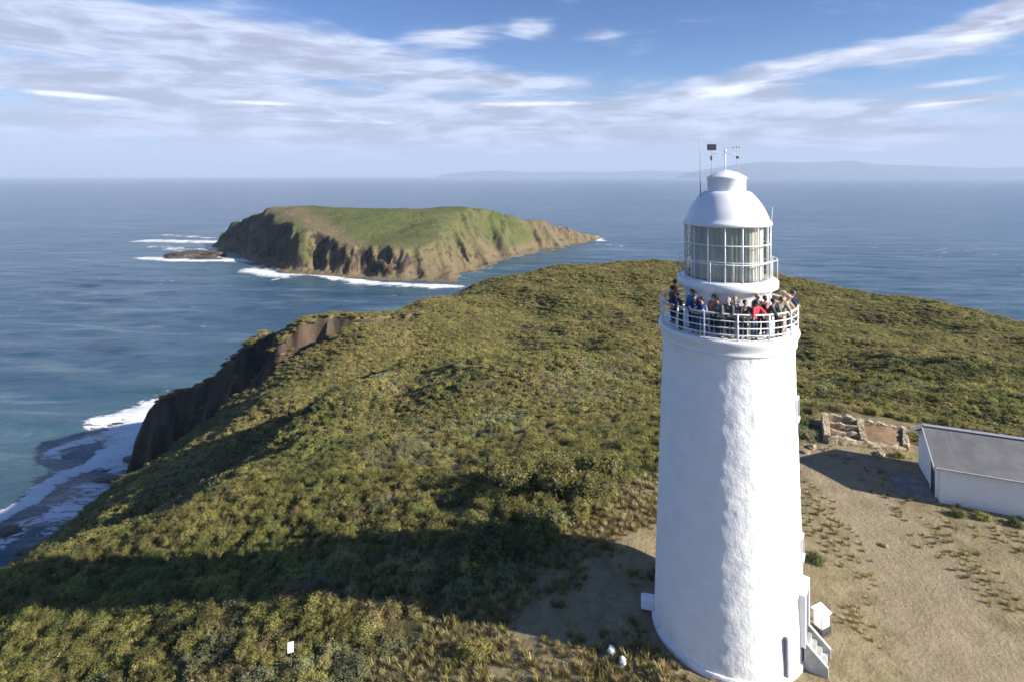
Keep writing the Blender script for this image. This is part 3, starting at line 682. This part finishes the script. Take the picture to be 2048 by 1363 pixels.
for a, z in ((R(58), 4.4), (R(57), 10.0)):
    Mw = wallM(a, z); fr_ = MB(); fr_.box((-.24, -.02, 0), (.1, .1, .9), 0, 0, Mw); fr_.box((.24, -.02, 0), (.1, .1, .9), 0, 0, Mw); fr_.box((0, -.02, .43), (.38, .1, .1), 0, 0, Mw); fr_.box((0, -.03, -.44), (.62, .16, .1), 0, 0, Mw)
    wo = fr_.build('window', PAINT, LH); MB().box((0, .0, 0), (.4, .12, .8), 0, 0, Mw).build('pane', PANE, wo)
Mw = wallM(R(24), .8)
MB().box((0, -.04, .05), (.15, .14, 1.75), 0, .02, Mw).build('conduit', simple('grey_pipe', (.2, .2, .23), .5), LH, True)
Mw = wallM(R(-104), .3)
MB().box((0, -.28, .1), (.5, .65, .5), 0, .06, Mw).build('buttress', PAINT, LH)

# ------------------------------------------------------------------ people on the gallery
def skinmesh(name, verts, edges, rad, mat, parent, sub=1, root=0):
    me = bpy.data.meshes.new(name); me.from_pydata(verts, edges, []); o = bpy.data.objects.new(name, me); COL.objects.link(o)
    md = o.modifiers.new('skin', 'SKIN'); md.use_smooth_shade = True
    for i, v in enumerate(me.skin_vertices[0].data):
        r = rad[i]; v.radius = r if isinstance(r, tuple) else (r, r); v.use_root = i == root
    if sub: o.modifiers.new('sub', 'SUBSURF').levels = sub; o.modifiers['sub'].render_levels = sub
    dg = bpy.context.evaluated_depsgraph_get(); new = bpy.data.meshes.new_from_object(o.evaluated_get(dg))
    bpy.data.objects.remove(o); new.name = name
    return link(name, new, mat, parent)
SKIN = [simple('skin_light', (.55, .36, .27), .55, .05), simple('skin_tan', (.40, .25, .18), .55, .05)]
CL = {}
def cloth(c):
    if c not in CL: CL[c] = simple('cloth', c, .85, .12, 8)
    return CL[c]
HAIRS = [simple('dark_hair', (.03, .02, .015), .7), simple('brown_hair', (.11, .065, .035), .7), simple('fair_hair', (.38, .27, .14), .7), simple('grey_hair', (.36, .35, .34), .7)]
def person(phi, r, h, jacket, trous, hair, pose, label, hat=None, skin=0, turn=0):
    a = R(phi); base = (TX + .94 * r * math.sin(a), TY - .94 * r * math.cos(a), 13.06)
    e = empty('person', base, label, 'person', 'visitors on the lighthouse gallery', a + R(turn))
    h *= .94; s = h / 1.7; lean = {'rail': .16, 'spread': .12, 'down': .02, 'photo': .04, 'wave': .02}[pose]
    V = lambda x, y, z: (x * s, y * s, z * s)          # the figure faces local -y
    pel = V(0, 0, .92); wst = V(0, -.02, 1.08); chest = V(0, -.03 - lean * .6, 1.30); nk = V(0, -.02 - lean, 1.47)
    hb = V(0, -.04 - lean, 1.53); hc = V(0, -.06 - lean, 1.61); ht = V(0, -.04 - lean, 1.70)
    vs = [pel, wst, chest, nk, hb, hc, ht]; es = [(0, 1), (1, 2), (2, 3), (3, 4), (4, 5), (5, 6)]
    rd = [(.125, .10), (.115, .09), (.135, .10), (.05, .05), (.068, .075), (.082, .098), (.055, .065)]
    jv = [pel, wst, chest, V(0, -.02 - lean, 1.42)]; je = [(0, 1), (1, 2), (2, 3)]; jr = [(.165, .135), (.15, .125), (.175, .135), (.085, .08)]
    tv = [V(0, 0, .98)]; te = []; tr = [(.15, .12)]
    sh = []
    for sg in (-1, 1):
        shd = V(sg * .17, -.03 - lean * .9, 1.40)
        if pose == 'rail': el, ha = V(sg * .27, -.20 - lean, 1.16), V(sg * .16, -.42, 1.07)
        elif pose == 'spread': el, ha = V(sg * .36, -.16 - lean, 1.17), V(sg * .46, -.36, 1.07)
        elif pose == 'photo': el, ha = V(sg * .25, -.16 - lean, 1.15), V(sg * .07, -.33 - lean, 1.42)
        elif pose == 'wave' and sg > 0: el, ha = V(.36, -.10, 1.52), V(.36, -.16, 1.78)
        else: el, ha = V(sg * .25, .01, 1.13), V(sg * .25, -.12, .90)
        n = len(vs); vs += [shd, el, ha]; es += [(2, n), (n, n + 1), (n + 1, n + 2)]; rd += [.055, .042, .032]
        d = (Vector(ha) - Vector(el)).normalized(); sd = d.cross(Vector((0, 0, 1))).normalized(); up = sd.cross(d)
        palm = Vector(ha) + d * .07 * s; k = len(vs); vs.append(tuple(palm)); es.append((n + 2, k)); rd.append((.036, .02))
        for q in range(4):                                # fingers
            fv = palm + sd * (q - 1.5) * .021 * s; kn = fv + d * (.035, .045, .042, .03)[q] * s; tp = kn + (d * .7 - up * .7) * .035 * s
            k2 = len(vs); vs += [tuple(kn), tuple(tp)]; es += [(k, k2), (k2, k2 + 1)]; rd += [.0095, .008]
        tb_ = palm - d * .03 * s - sd * sg * .035 * s; k2 = len(vs); vs += [tuple(tb_), tuple(tb_ + d * .045 * s)]; es += [(k, k2), (k2, k2 + 1)]; rd += [.011, .009]
        n = len(jv); cuff = Vector(el).lerp(Vector(ha), .92); jv += [shd, el, tuple(cuff)]; je += [(2, n), (n, n + 1), (n + 1, n + 2)]; jr += [.082, .066, .052]
        hip, kn, an, toe = V(sg * .09, 0, .86), V(sg * .10, -.03, .48), V(sg * .10, .02, .08), V(sg * .11, -.13, .035)
        n = len(vs); vs += [hip, kn, an, toe]; es += [(0, n), (n, n + 1), (n + 1, n + 2), (n + 2, n + 3)]; rd += [.085, .06, .042, .04]
        n = len(tv); tv += [hip, kn, V(sg * .10, .015, .10)]; te += [(0, n), (n, n + 1), (n + 1, n + 2)]; tr += [.10, .078, .065]
        sh.append((an, toe))
    sc_ = lambda L: [tuple(x * s for x in q) if isinstance(q, tuple) else q * s for q in L]
    # nose
    k = len(vs); vs.append(V(0, -.165 - lean, 1.60)); es.append((5, k)); rd.append(.014)
    skinmesh('body', vs, es, sc_(rd), SKIN[skin], e, 1)
    skinmesh('jacket', jv, je, sc_(jr), cloth(jacket), e, 1)
    skinmesh('trousers', tv, te, sc_(tr), cloth(trous), e, 1)
    for an, toe in sh: skinmesh('shoe', [V(an[0] / s, an[1] / s + .03, .05), tuple(toe)], [(0, 1)], [.06 * s, .05 * s], cloth((.03, .03, .03)), e, 1)
    c = V(0, -.015 - lean, 1.645)
    if hat: MB().sphere(V(0, -.045 - lean, 1.68), .118 * s, (1, 1.1, .75)).box(V(0, -.17 - lean, 1.655), (.17 * s, .12 * s, .015 * s), 0, .004).build('hat', cloth(hat), e, True)
    else: MB().sphere(V(0, -.012 - lean, 1.645), .108 * s, (.95, 1.02, 1.0)).build('hair', HAIRS[hair], e, True)
    eyes = MB()
    for sg in (-1, 1): eyes.sphere(V(sg * .032, -.148 - lean, 1.625), .011 * s, u=8, v=5)
    eyes.build('eyes', HAIRS[0], e, True)
    MB().box(V(0, -.143 - lean, 1.555), (.045 * s, .012 * s, .010 * s), 0, .003).build('mouth', simple('lips', (.35, .13, .11), .5), e)
BLK = (.025, .027, .035); NAV = (.02, .03, .08); JEAN = (.05, .07, .13)
for q in [
    (-122, 2.35, 1.78, (.62, .13, .03), BLK, 1, 'down', 'person in an orange red jacket at the far left back of the gallery'),
    (-92, 2.45, 1.7, (.05, .06, .08), BLK, 0, 'down', 'person in dark grey at the left end of the gallery rail'),
    (-66, 2.0, 1.72, (.02, .22, .36), NAV, 0, 'down', 'person in a teal blue jacket standing against the lantern base wall'),
    (-68, 2.6, 1.66, NAV, BLK, 0, 'rail', 'person in a navy jacket leaning on the left side of the rail'),
    (-50, 2.55, 1.68, (.015, .03, .12), JEAN, 1, 'rail', 'person in a deep blue jacket beside the light blue one'),
    (-41, 2.5, 1.62, (.38, .50, .66), JEAN, 0, 'rail', 'person in a light blue jacket at the left front rail'),
    (-35, 2.05, 1.66, (.36, .10, .08), BLK, 1, 'down', 'person in a rust red top in the second row'),
    (-26, 2.55, 1.66, (.10, .13, .12), BLK, 0, 'rail', 'person in a grey green coat leaning on the front rail left of the red jacket'),
    (-17.5, 2.5, 1.7, (.07, .085, .085), BLK, 3, 'rail', 'person in a charcoal coat with grey hair at the front rail'),
    (-11, 2.1, 1.66, (.30, .24, .30), JEAN, 2, 'photo', 'person in a mauve jacket in the second row'),
    (-5.5, 2.5, 1.64, BLK, BLK, 0, 'rail', 'person in black close on the left of the red jacket'),
    (3.5, 2.6, 1.64, (.60, .045, .07), JEAN, 0, 'spread', 'person in a bright red jacket with arms spread along the rail'),
    (12, 2.2, 1.8, (.03, .035, .05), BLK, 2, 'photo', 'tall fair haired person in dark clothes just right of the red jacket'),
    (20, 2.55, 1.68, (.04, .055, .06), (.5, .5, .5), 0, 'rail', 'person in a dark jacket and pale trousers at the front rail'),
    (25.5, 2.1, 1.66, (.42, .14, .17), BLK, 0, 'down', 'person in a dusty pink top in the second row at right'),
    (33, 2.55, 1.7, (.13, .16, .13), BLK, 1, 'rail', 'person in a sage green jacket at the right front rail'),
    (45, 2.5, 1.7, (.42, .33, .24), (.45, .36, .27), 1, 'rail', 'person in tan jacket and tan trousers at the right rail', (.5, .4, .3)),
    (58, 2.3, 1.72, (.34, .27, .21), (.12, .10, .09), 2, 'photo', 'person in a brown jacket and pale hat at the right of the gallery', (.34, .29, .23)),
    (73, 2.6, 1.7, NAV, NAV, 0, 'rail', 'person in navy at the right end of the gallery rail')]:
    person(*q[:8], hat=q[8] if len(q) > 8 else None, skin=random.choice((0, 0, 1)), turn=random.uniform(-28, 28))

# ------------------------------------------------------------------ white building
def bw(u, v, z): return BC + BU * u + BV * v + Vector((0, 0, z))
def brick():
    m, w, b, o = material('white_brick'); br = w.t.nodes.new('ShaderNodeTexBrick'); uv = w.t.nodes.new('ShaderNodeUVMap')
    p = w.obj(); sep = w.n('ShaderNodeSeparateXYZ', Vector=p); cx = w.n('ShaderNodeCombineXYZ'); w.put(cx.inputs[0], w.math('ADD', sep.outputs[0], sep.outputs[1])); w.put(cx.inputs[1], sep.outputs[2])
    w.t.links.new(cx.outputs[0], br.inputs[0]); br.inputs['Scale'].default_value = 1; br.inputs['Brick Width'].default_value = .4; br.inputs['Row Height'].default_value = .2; br.inputs['Mortar Size'].default_value = .012
    br.inputs['Color1'].default_value = (.72, .73, .74, 1); br.inputs['Color2'].default_value = (.70, .71, .725, 1); br.inputs['Mortar'].default_value = (.635, .645, .66, 1)
    c = w.mix(w.range(w.noise(p, 1.5, 5, .65), .5, .75, 0, .4), br.outputs[0], (.52, .50, .45)); w.put(b.inputs['Base Color'], c); b.inputs['Roughness'].default_value = .75
    bump(w, b, w.math('ADD', w.math('MULTIPLY', br.outputs[1], -1), w.math('MULTIPLY', w.noise(p, 10, 4), .4)), .4, .02); return m
BRK = brick()
BL, BWD, EH, RH = 16., 4.9, 2.3, 3.55
BRZ = math.atan2(BU.y, BU.x)
HB = empty('white_building', tuple(BC), 'long low white brick building with grey gabled roof at right', 'building', None, BRZ)
# local x = along the wall, y = into the building
MB().faces([(0, 0, -.4), (BL, 0, -.4), (BL, BWD, -.4), (0, BWD, -.4), (0, 0, EH), (BL, 0, EH), (BL, BWD, EH), (0, BWD, EH), (0, BWD / 2, RH - .08), (BL, BWD / 2, RH - .08)],
           [(0, 1, 5, 4), (1, 2, 6, 9, 5), (2, 3, 7, 6), (3, 0, 4, 8, 7)]).build('wall', BRK, HB)
def roofmat():
    m, w, b, o = material('grey_roof'); p = w.obj()
    wv = w.t.nodes.new('ShaderNodeTexWave'); wv.bands_direction = 'X'; w.t.links.new(p, wv.inputs[0]); wv.inputs['Scale'].default_value = 2.2
    n = w.noise(p, .8, 6, .65); c = w.mix(w.range(n, .3, .7), (.115, .115, .12), (.165, .165, .17)); c = w.mix(w.range(w.noise(w.map(p, sc=(3, .3, .3)), 1, 5), .58, .75, 0, .5), c, (.21, .20, .19))
    w.put(b.inputs['Base Color'], c); b.inputs['Roughness'].default_value = .75; bump(w, b, wv.outputs[1], .25, .015); return m
RF = roofmat(); OV, TH_ = .32, .09
for sd, nm in ((0, 'roof'), (1, 'roof')):
    ye = -OV if sd == 0 else BWD + OV; ze = EH - OV * (RH - EH) / (BWD / 2) + .06
    vs = [(-OV, ye, ze), (BL + OV, ye, ze), (BL + OV, BWD / 2, RH + .06), (-OV, BWD / 2, RH + .06)]
    vs2 = [(x, y, z - TH_) for x, y, z in vs]
    MB().faces(vs + vs2, [(0, 1, 2, 3), (7, 6, 5, 4), (0, 4, 5, 1), (1, 5, 6, 2), (3, 2, 6, 7), (0, 3, 7, 4)]).build(nm, RF, HB)
MB().box((BL / 2, BWD / 2, RH + .075), (BL + 2 * OV + .02, .34, .06), 0, .02).build('ridge_cap', simple('ridge_metal', (.30, .31, .34), .5), HB)
bg = MB()
for s0, s1 in ((-OV, BWD / 2), (BWD + OV, BWD / 2)):
    ze = EH - OV * (RH - EH) / (BWD / 2) - .02
    p0, p1 = Vector((-OV - .03, s0, ze)), Vector((-OV - .03, s1, RH - .02)); dz = Vector((0, 0, .19))
    bg.faces([p0 - dz * .6, p1 - dz * .6, p1 + dz * .55, p0 + dz * .55, p0 - dz * .6 - Vector((.03, 0, 0)), p1 - dz * .6 - Vector((.03, 0, 0)), p1 + dz * .55 - Vector((.03, 0, 0)), p0 + dz * .55 - Vector((.03, 0, 0))], [(0, 1, 2, 3), (4, 7, 6, 5), (0, 4, 5, 1), (3, 2, 6, 7), (1, 5, 6, 2), (0, 3, 7, 4)])
bg.build('bargeboard', PAINT, HB)
MB().box((BL / 2, -OV - .05, EH - .14), (BL + 2 * OV, .11, .1), 0, .02).build('gutter', simple('gutter_metal', (.34, .34, .35), .5), HB)
d0 = MB().box((-.02, 1.15, 1.0), (.08, 1.0, 2.05)).build('door', simple('shed_door', (.035, .035, .045), .6), HB)
MB().box((-.04, .60, 1.02), (.12, .09, 2.14)).box((-.04, 1.70, 1.02), (.12, .09, 2.14)).box((-.04, 1.15, 2.09), (.12, 1.0, .09)).build('frame', PAINT, d0)
MB().sphere((-.10, 1.5, 1.0), .035).build('handle', GREYROD, d0, True)
for u in (3.4, 7.5, 11.5):
    fo_ = MB().box((u, -.02, 1.42), (1.0, .09, .9)).build('window', PAINT, HB) if u > 4 else None
    if fo_: MB().box((u, -.05, 1.42), (.84, .07, .74)).build('pane', PANE, fo_)
# concrete slab at the gable end
sl_ = MB().box((0, 0, .03), (2.0, 3.0, .10), 0, .02); o = sl_.build('concrete_slab', simple('worn_concrete', (.19, .185, .17), .9, .3, 1.5, 0, .3)); c = bw(-1.15, 1.6, -.03 + ground(*(bw(-1.15, 1.6, 0)).xy)); o.location = c; o.rotation_euler = (0, 0, BRZ)
tag(o, 'grey concrete slab at the shaded gable end of the white building', 'slab')

# ------------------------------------------------------------------ stone foundation
STONE = None
def stone():
    m, w, b, o = material('sandstone'); p = w.obj(); n = w.noise(p, 1.6, 6, .65); v = w.t.nodes.new('ShaderNodeTexVoronoi'); w.t.links.new(w.map(p, sc=(1, 1, 1.6)), v.inputs[0]); v.inputs['Scale'].default_value = 2.6; v.feature = 'DISTANCE_TO_EDGE'
    c = w.mix(w.range(n, .3, .7), (.34, .26, .16), (.52, .43, .30)); c = w.mix(w.range(v.outputs[0], .0, .06, .75, 0), c, (.16, .12, .08)); w.put(b.inputs['Base Color'], c); b.inputs['Roughness'].default_value = .9
    bump(w, b, w.math('ADD', w.range(v.outputs[0], 0, .1), n), .8, .06); return m
STONE = stone()
EARTH = simple('brown_earth', (.24, .155, .085), .95, .25, 2, 0, .5)
sa, sb, sc2, sd2 = Vector((*G(1655, 885), 0)), Vector((*G(1649, 830, .55), 0)), Vector((*G(1812, 853, .55), 0)), Vector((*G(1811, 900), 0))
HS = empty('stone_foundation', tuple(sa), 'low sandstone ruin foundation with earth floor between lighthouse and white building', 'stone ruin')
def rough_wall(name, a, b, h0, h1, th, seed):
    n = max(4, int((b - a).length / .3)); t = (b - a).normalized(); nn = Vector((-t.y, t.x, 0)); mb = MB(); rg = random.Random(seed); rings = []
    for i in range(n + 1):
        p = a.lerp(b, i / n) - sa; hh = h0 + (h1 - h0) * i / n + rg.uniform(-.09, .09)
        rings.append([mb.b.verts.new(p + nn * s_ * (th / 2 + rg.uniform(-.04, .04)) + Vector((0, 0, z))) for s_, z in ((-1, -.3), (-1, hh * .5), (-.8, hh), (.8, hh + rg.uniform(-.04, .04)), (1, hh * .5), (1, -.3))])
    for A, B in zip(rings, rings[1:]):
        for k in range(5): mb.b.faces.new((A[k], A[k + 1], B[k + 1], B[k]))
    mb.b.faces.new(rings[0]); mb.b.faces.new(rings[-1][::-1]); return mb.build(name, STONE, HS)
rough_wall('rear_wall', sb, sc2, .8, .5, .5, 1); rough_wall('side_wall', sa, sb, .5, .8, .5, 2); rough_wall('side_wall', sc2, sd2, .5, .35, .4, 3); rough_wall('front_wall', sa, sd2, .5, .3, .5, 4)
ma, mb_ = sa.lerp(sd2, .48), sb.lerp(sc2, .44)
rough_wall('inner_wall', ma, mb_, .45, .6, .45, 5)
rough_wall('inner_wall', sa.lerp(sb, .40) + BU * .3, ma.lerp(mb_, .36), .42, .38, .35, 6); rough_wall('inner_wall', sa.lerp(sb, .70) + BU * .3, ma.lerp(mb_, .66), .6, .52, .35, 7)
er = MB(); n = 10; gv = {}
for i in range(n + 1):
    for j in range(n + 1):
        p = ma.lerp(sd2, i / n).lerp(mb_.lerp(sc2, i / n), j / n) - sa; gv[i, j] = er.b.verts.new((p.x, p.y, .22 + .22 * math.sin(math.pi * i / n) * j / n + random.uniform(-.04, .04)))
for i in range(n):
    for j in range(n): er.b.faces.new((gv[i, j], gv[i + 1, j], gv[i + 1, j + 1], gv[i, j + 1]))
er.build('earth_floor', EARTH, HS, True)
def rock(name, c, r, sc, mat, label, cat, group=None, seed=0, rz=0):
    b_ = bmesh.new(); bmesh.ops.create_icosphere(b_, subdivisions=4, radius=1)
    for v in b_.verts:
        p = v.co.copy(); q = float(fbm(np.array(p.x * 1.3 + seed * 3.7), np.array(p.y * 1.3 + p.z * 1.9), 4, 131 + seed)); q2 = float(vn(np.array(p.x * 2.7 - p.z * 2), np.array(p.y * 2.7 + seed), 140))
        v.co = Vector((p.x * sc[0], p.y * sc[1], p.z * sc[2])) * r * (1 + .55 * q + .3 * abs(q2))
    me = bpy.data.meshes.new(name); b_.to_mesh(me); b_.free(); o = link(name, me, mat); o.location = c; o.rotation_euler = (0, 0, rz); return tag(o, label, cat, group)
for px, py, r, lb in ((1612, 905, .22, 'small pale stone just left of the building shadow tip'), (1625, 895, .26, 'pale sandstone block lying left of the stone foundation'), (1700, 912, .2, 'loose stone in front of the stone foundation'), (1768, 1092, .16, 'small whitish stone on the gravel track'), (1760, 908, .25, 'flat pale stone by the front right of the stone foundation')):
    x, y = G(px, py); rock('stone', (x, y, ground(x, y) + r * .3), r, (1.2, 1, .7), STONE, lb, 'stone', None, px % 7, px)

# white things on the grass
x, y = G(1643, 1262); CB = empty('utility_box', (x, y, ground(x, y)), 'white box on a dark base standing on the grass right of the lighthouse door', 'utility box', None, R(25))
MB().box((0, 0, .12), (.62, .5, .30), 0, .02).build('base', simple('dark_base', (.05, .045, .05), .8), CB)
MB().box((0, 0, .55), (.52, .40, .58), 0, .03).build('cabinet', PAINT, CB)
MB().faces([(-.31, -.26, .84), (.31, -.26, .84), (.31, .26, .95), (-.31, .26, .95), (-.31, -.26, .89), (.31, -.26, .89), (.31, .26, 1.0), (-.31, .26, 1.0)], [(3, 2, 1, 0), (4, 5, 6, 7), (0, 1, 5, 4), (1, 2, 6, 5), (2, 3, 7, 6), (3, 0, 4, 7)]).build('lid', PAINT, CB)
WST = simple('white_painted_stone', (.74, .74, .72), .8, .1, 5)
x, y = G(1224, 1288); rock('marker_stone', (x, y, ground(x, y) + .14), .17, (.9, .9, 1.2), WST, 'white painted stone in the grass left of the lighthouse, farther of two', 'marker stone', None, 2)
x, y = G(1246, 1312); rock('marker_stone', (x, y, ground(x, y) + .14), .17, (.8, .9, 1.2), WST, 'white painted stone close to the lighthouse base, nearer of two', 'marker stone', None, 4)
x, y = G(582, 1300, -1.6); z = ground(x, y)
MP = empty('marker_post', (x, y, z), 'small white marker post rising from the scrub at lower left', 'marker post')
hz = .25 + max(.9, CAMZ - (1300 - HY) / F * y - z)
MB().tube([(0, 0, -.1), (0, 0, hz)], .035).build('post', TWIG, MP); MB().box((0, -.06, hz - .05), (.26, .06, .46), R(20), .01).build('plate', PAINT, MP)

# ------------------------------------------------------------------ rocks in the sea
def sea_rock_mat():
    m, w, b, o = material('wet_rock'); p = w.obj(); n = w.noise(p, .35, 6, .65); c = w.mix(w.range(n, .35, .65), (.03, .026, .026), (.12, .085, .06)); w.put(b.inputs['Base Color'], c); b.inputs['Roughness'].default_value = .55; bump(w, b, w.noise(p, .8, 6, .65), .9, .8); return m
SR = sea_rock_mat()
for px, py, r, sc, lb in ((388, 513, 20, (1.45, .8, .34), 'large brown rock islet off the left end of the island'), (350, 517, 9, (1.6, .7, .3), 'low dark rock at the seaward tip of the islet'), (452, 503, 8, (1.2, .8, .45), 'dark rock between the islet and the island cliff'), (215, 960, 2.6, (1.6, .9, .4), 'dark wave washed rock below the near shore scrub'), (238, 851, 2.6, (2., .7, .4), 'thin dark rock in the white surf by the shaded cliff'),
                           (20, 1062, 2.4, (1.6, .9, .35), 'dark rock at the left frame edge in the surf'), (60, 1105, 2.2, (1.6, 1, .4), 'dark rock below the scrub at the left frame edge'), (620, 537, 9, (1.8, .5, .22), 'flat brown rock ledge in the surf below the island cliffs'), (300, 920, 5, (1.5, .8, .4), 'black boulder at the foot of the shaded cliff')):
    x, y = G(px, py, SEA); rock('sea_rock', (x, y, SEA + .2), r, sc, SR, lb, 'rock', None, px % 11, 0)

# ------------------------------------------------------------------ haze
hz_m = bpy.data.materials.new('haze_air'); hz_m.use_nodes = True; t_ = hz_m.node_tree; t_.nodes.clear()
ho = t_.nodes.new('ShaderNodeOutputMaterial'); hv = t_.nodes.new('ShaderNodeVolumePrincipled'); hv.inputs['Color'].default_value = (.62, .76, 1., 1); hv.inputs['Density'].default_value = 5.2e-5
hv.inputs['Anisotropy'].default_value = .0
t_.links.new(hv.outputs[0], ho.inputs['Volume'])
hb_ = MB().box((0, 18500 + 500, (SEA - 20 + 900) / 2), (86000, 45000, 900 - SEA + 20)); o = hb_.build('haze', hz_m); o.display_type = 'WIRE'
tag(o, 'thin pale sea haze', None, None, 'stuff')

# ------------------------------------------------------------------ sky
wd = bpy.data.worlds.new('World'); scene.world = wd; wd.use_nodes = True; wt = wd.node_tree; wt.nodes.clear(); w = NT(wt)
wo = wt.nodes.new('ShaderNodeOutputWorld'); bgn = wt.nodes.new('ShaderNodeBackground'); wt.links.new(bgn.outputs[0], wo.inputs[0])
sky = wt.nodes.new('ShaderNodeTexSky'); sky.sky_type = 'NISHITA'; sky.sun_disc = False; sky.sun_elevation = R(SUN_EL); sky.sun_rotation = R(SUN_AZ); sky.altitude = 100; sky.air_density = 1.0; sky.dust_density = .6; sky.ozone_density = 2.0
tc = wt.nodes.new('ShaderNodeTexCoord'); sep = w.n('ShaderNodeSeparateXYZ', Vector=tc.outputs['Generated'])
az = w.math('ARCTAN2', sep.outputs[0], sep.outputs[1]); el = w.math('ARCSINE', sep.outputs[2])
ang = w.n('ShaderNodeCombineXYZ'); w.put(ang.inputs[0], az); w.put(ang.inputs[1], el); ang = ang.outputs[0]
def AE(px, py): return math.atan((px - CX) / F), math.atan((HY - py) / math.hypot(F, px - CX))
def blob(px, py, hw, hh, tilt, edge=0.):
    a, e_ = AE(px, py); a2, _ = AE(px + hw, py); a1, _ = AE(px - hw, py); sa_ = (a2 - a1) / 2; se = hh / F * math.cos(a)
    v = w.map(ang, (a, e_, 0), (0, 0, R(tilt)), (sa_, se, 1), 'TEXTURE')
    return w.range(w.vmath('LENGTH', v), edge, 1., 1., 0.)
warp = w.noise(w.map(ang, sc=(5, 16, 1)), 1.0, 4)
def total(bl):
    acc = None
    for *g_, k in bl:
        x = w.math('MULTIPLY', blob(*g_), k); acc = x if acc is None else w.math('ADD', acc, x)
    return acc
veil = total([(300, 120, 1250, 230, -2, .44), (1150, 260, 1700, 120, 0, .42), (200, 60, 800, 75, -3, .62), (560, 95, 620, 55, -4, .6), (950, 160, 520, 40, -3, .5), (300, 170, 700, 45, 0, .45), (700, 215, 900, 38, 0, .55), (900, 72, 150, 34, 0, .55), (1060, 62, 90, 34, 0, .5), (1200, 75, 90, 22, 0, .3),
              (1620, 128, 420, 34, 6, .75), (1900, 85, 260, 55, 14, .75), (2040, 20, 180, 60, 16, .75), (1900, 170, 200, 14, 4, .6), (1850, 210, 420, 16, 3, .7), (1450, 186, 260, 30, 2, .75), (1300, 225, 700, 36, 0, .55), (1700, 265, 600, 40, 0, .45), (1150, 275, 900, 40, 0, .4), (300, 250, 700, 50, 0, .45)])
brt = total([(140, 190, 320, 13, -1, 1.), (520, 206, 180, 8, -1, .9), (680, 243, 260, 8, -1, .7), (1090, 208, 260, 12, 0, 1.), (1450, 183, 230, 24, 3, 1.), (1640, 120, 300, 24, 6, .6), (1950, 70, 200, 45, 14, .75), (1890, 207, 260, 8, 3, .8), (1900, 168, 120, 9, 4, .7), (1250, 250, 240, 12, 0, .55), (900, 66, 110, 24, 0, .35), (250, 30, 240, 20, 0, .3), (1650, 300, 500, 14, 0, .4), (760, 90, 300, 20, -4, .3)])
tilt_ = w.map(ang, rot=(0, 0, R(2.5)), sc=(4.5, 27, 1)); n_a = w.noise(tilt_, 1.0, 6, .58, .9); n_b = w.noise(w.map(ang, rot=(0, 0, R(1)), sc=(9, 42, 1)), 1.2, 5, .58, .5); n_c = w.noise(w.map(ang, sc=(4, 11, 1)), 1.6, 6, .6, .4)
nn = w.math('ADD', w.math('MULTIPLY', n_a, .5), w.math('ADD', w.math('MULTIPLY', n_b, .15), w.math('MULTIPLY', n_c, .35)))
cov = w.range(w.math('ADD', w.math('MULTIPLY', veil, .55), w.math('SUBTRACT', nn, .5)), .02, .34)
cov = w.math('MULTIPLY', cov, .92)
bcov = w.range(w.math('ADD', w.math('MULTIPLY', brt, .46), w.math('MULTIPLY', w.math('SUBTRACT', nn, .5), 1.7)), .16, .50)
# clear-sky tint over the physical sky, pale towards the horizon
skyc = w.vmath('MULTIPLY', sky.outputs[0], w.mix(w.range(el, R(5), R(18), 0, 1), (.62, .85, 1.16), (.42, .64, 1.0)))
lowv = w.range(el, R(0), R(9.5), 1., 0.)
SKYK = .063
horizon = (4.6, 5.0, 6.9); grey = (4.1, 4.5, 5.8); white = (8.6, 9.0, 9.8)
c = w.mix(w.math('MULTIPLY', lowv, .85), skyc, horizon)
greyv = w.mix(w.range(w.math('ADD', w.math('MULTIPLY', n_b, .5), w.math('MULTIPLY', n_a, .5)), .40, .62), tuple(x * .86 for x in grey), tuple(x * 1.45 for x in grey))
c = w.mix(cov, c, greyv); c = w.mix(bcov, c, white)
wt.links.new(c, bgn.inputs[0]); bgn.inputs[1].default_value = SKYK

# ------------------------------------------------------------------ sun, camera
ld = bpy.data.lights.new('sun', 'SUN'); ld.energy = 5.0; ld.angle = R(.5); ld.color = (1., .93, .82); lo_ = bpy.data.objects.new('sun', ld); COL.objects.link(lo_)
sv = Vector((math.sin(R(SUN_AZ)) * math.cos(R(SUN_EL)), math.cos(R(SUN_AZ)) * math.cos(R(SUN_EL)), math.sin(R(SUN_EL))))
lo_.rotation_euler = sv.to_track_quat('Z', 'Y').to_euler(); lo_.location = sv * 80
cd_ = bpy.data.cameras.new('camera'); co = bpy.data.objects.new('camera', cd_); COL.objects.link(co)
co.location = (0, 0, CAMZ); co.rotation_euler = (R(90), 0, 0); cd_.sensor_width = 36; cd_.lens = 36 * F / 2048; cd_.shift_y = -(681.5 - HY) / 2048
cd_.clip_start = .5; cd_.clip_end = 120000; scene.camera = co
scene.view_settings.view_transform = 'Standard'; scene.view_settings.look = 'None'; scene.view_settings.exposure = 1.08; scene.view_settings.gamma = 1
scene.cycles.max_bounces = 6; scene.cycles.diffuse_bounces = 3; scene.cycles.transparent_max_bounces = 8; scene.cycles.volume_bounces = 0
scene.cycles.use_denoising = True; scene.cycles.filter_width = 1.6
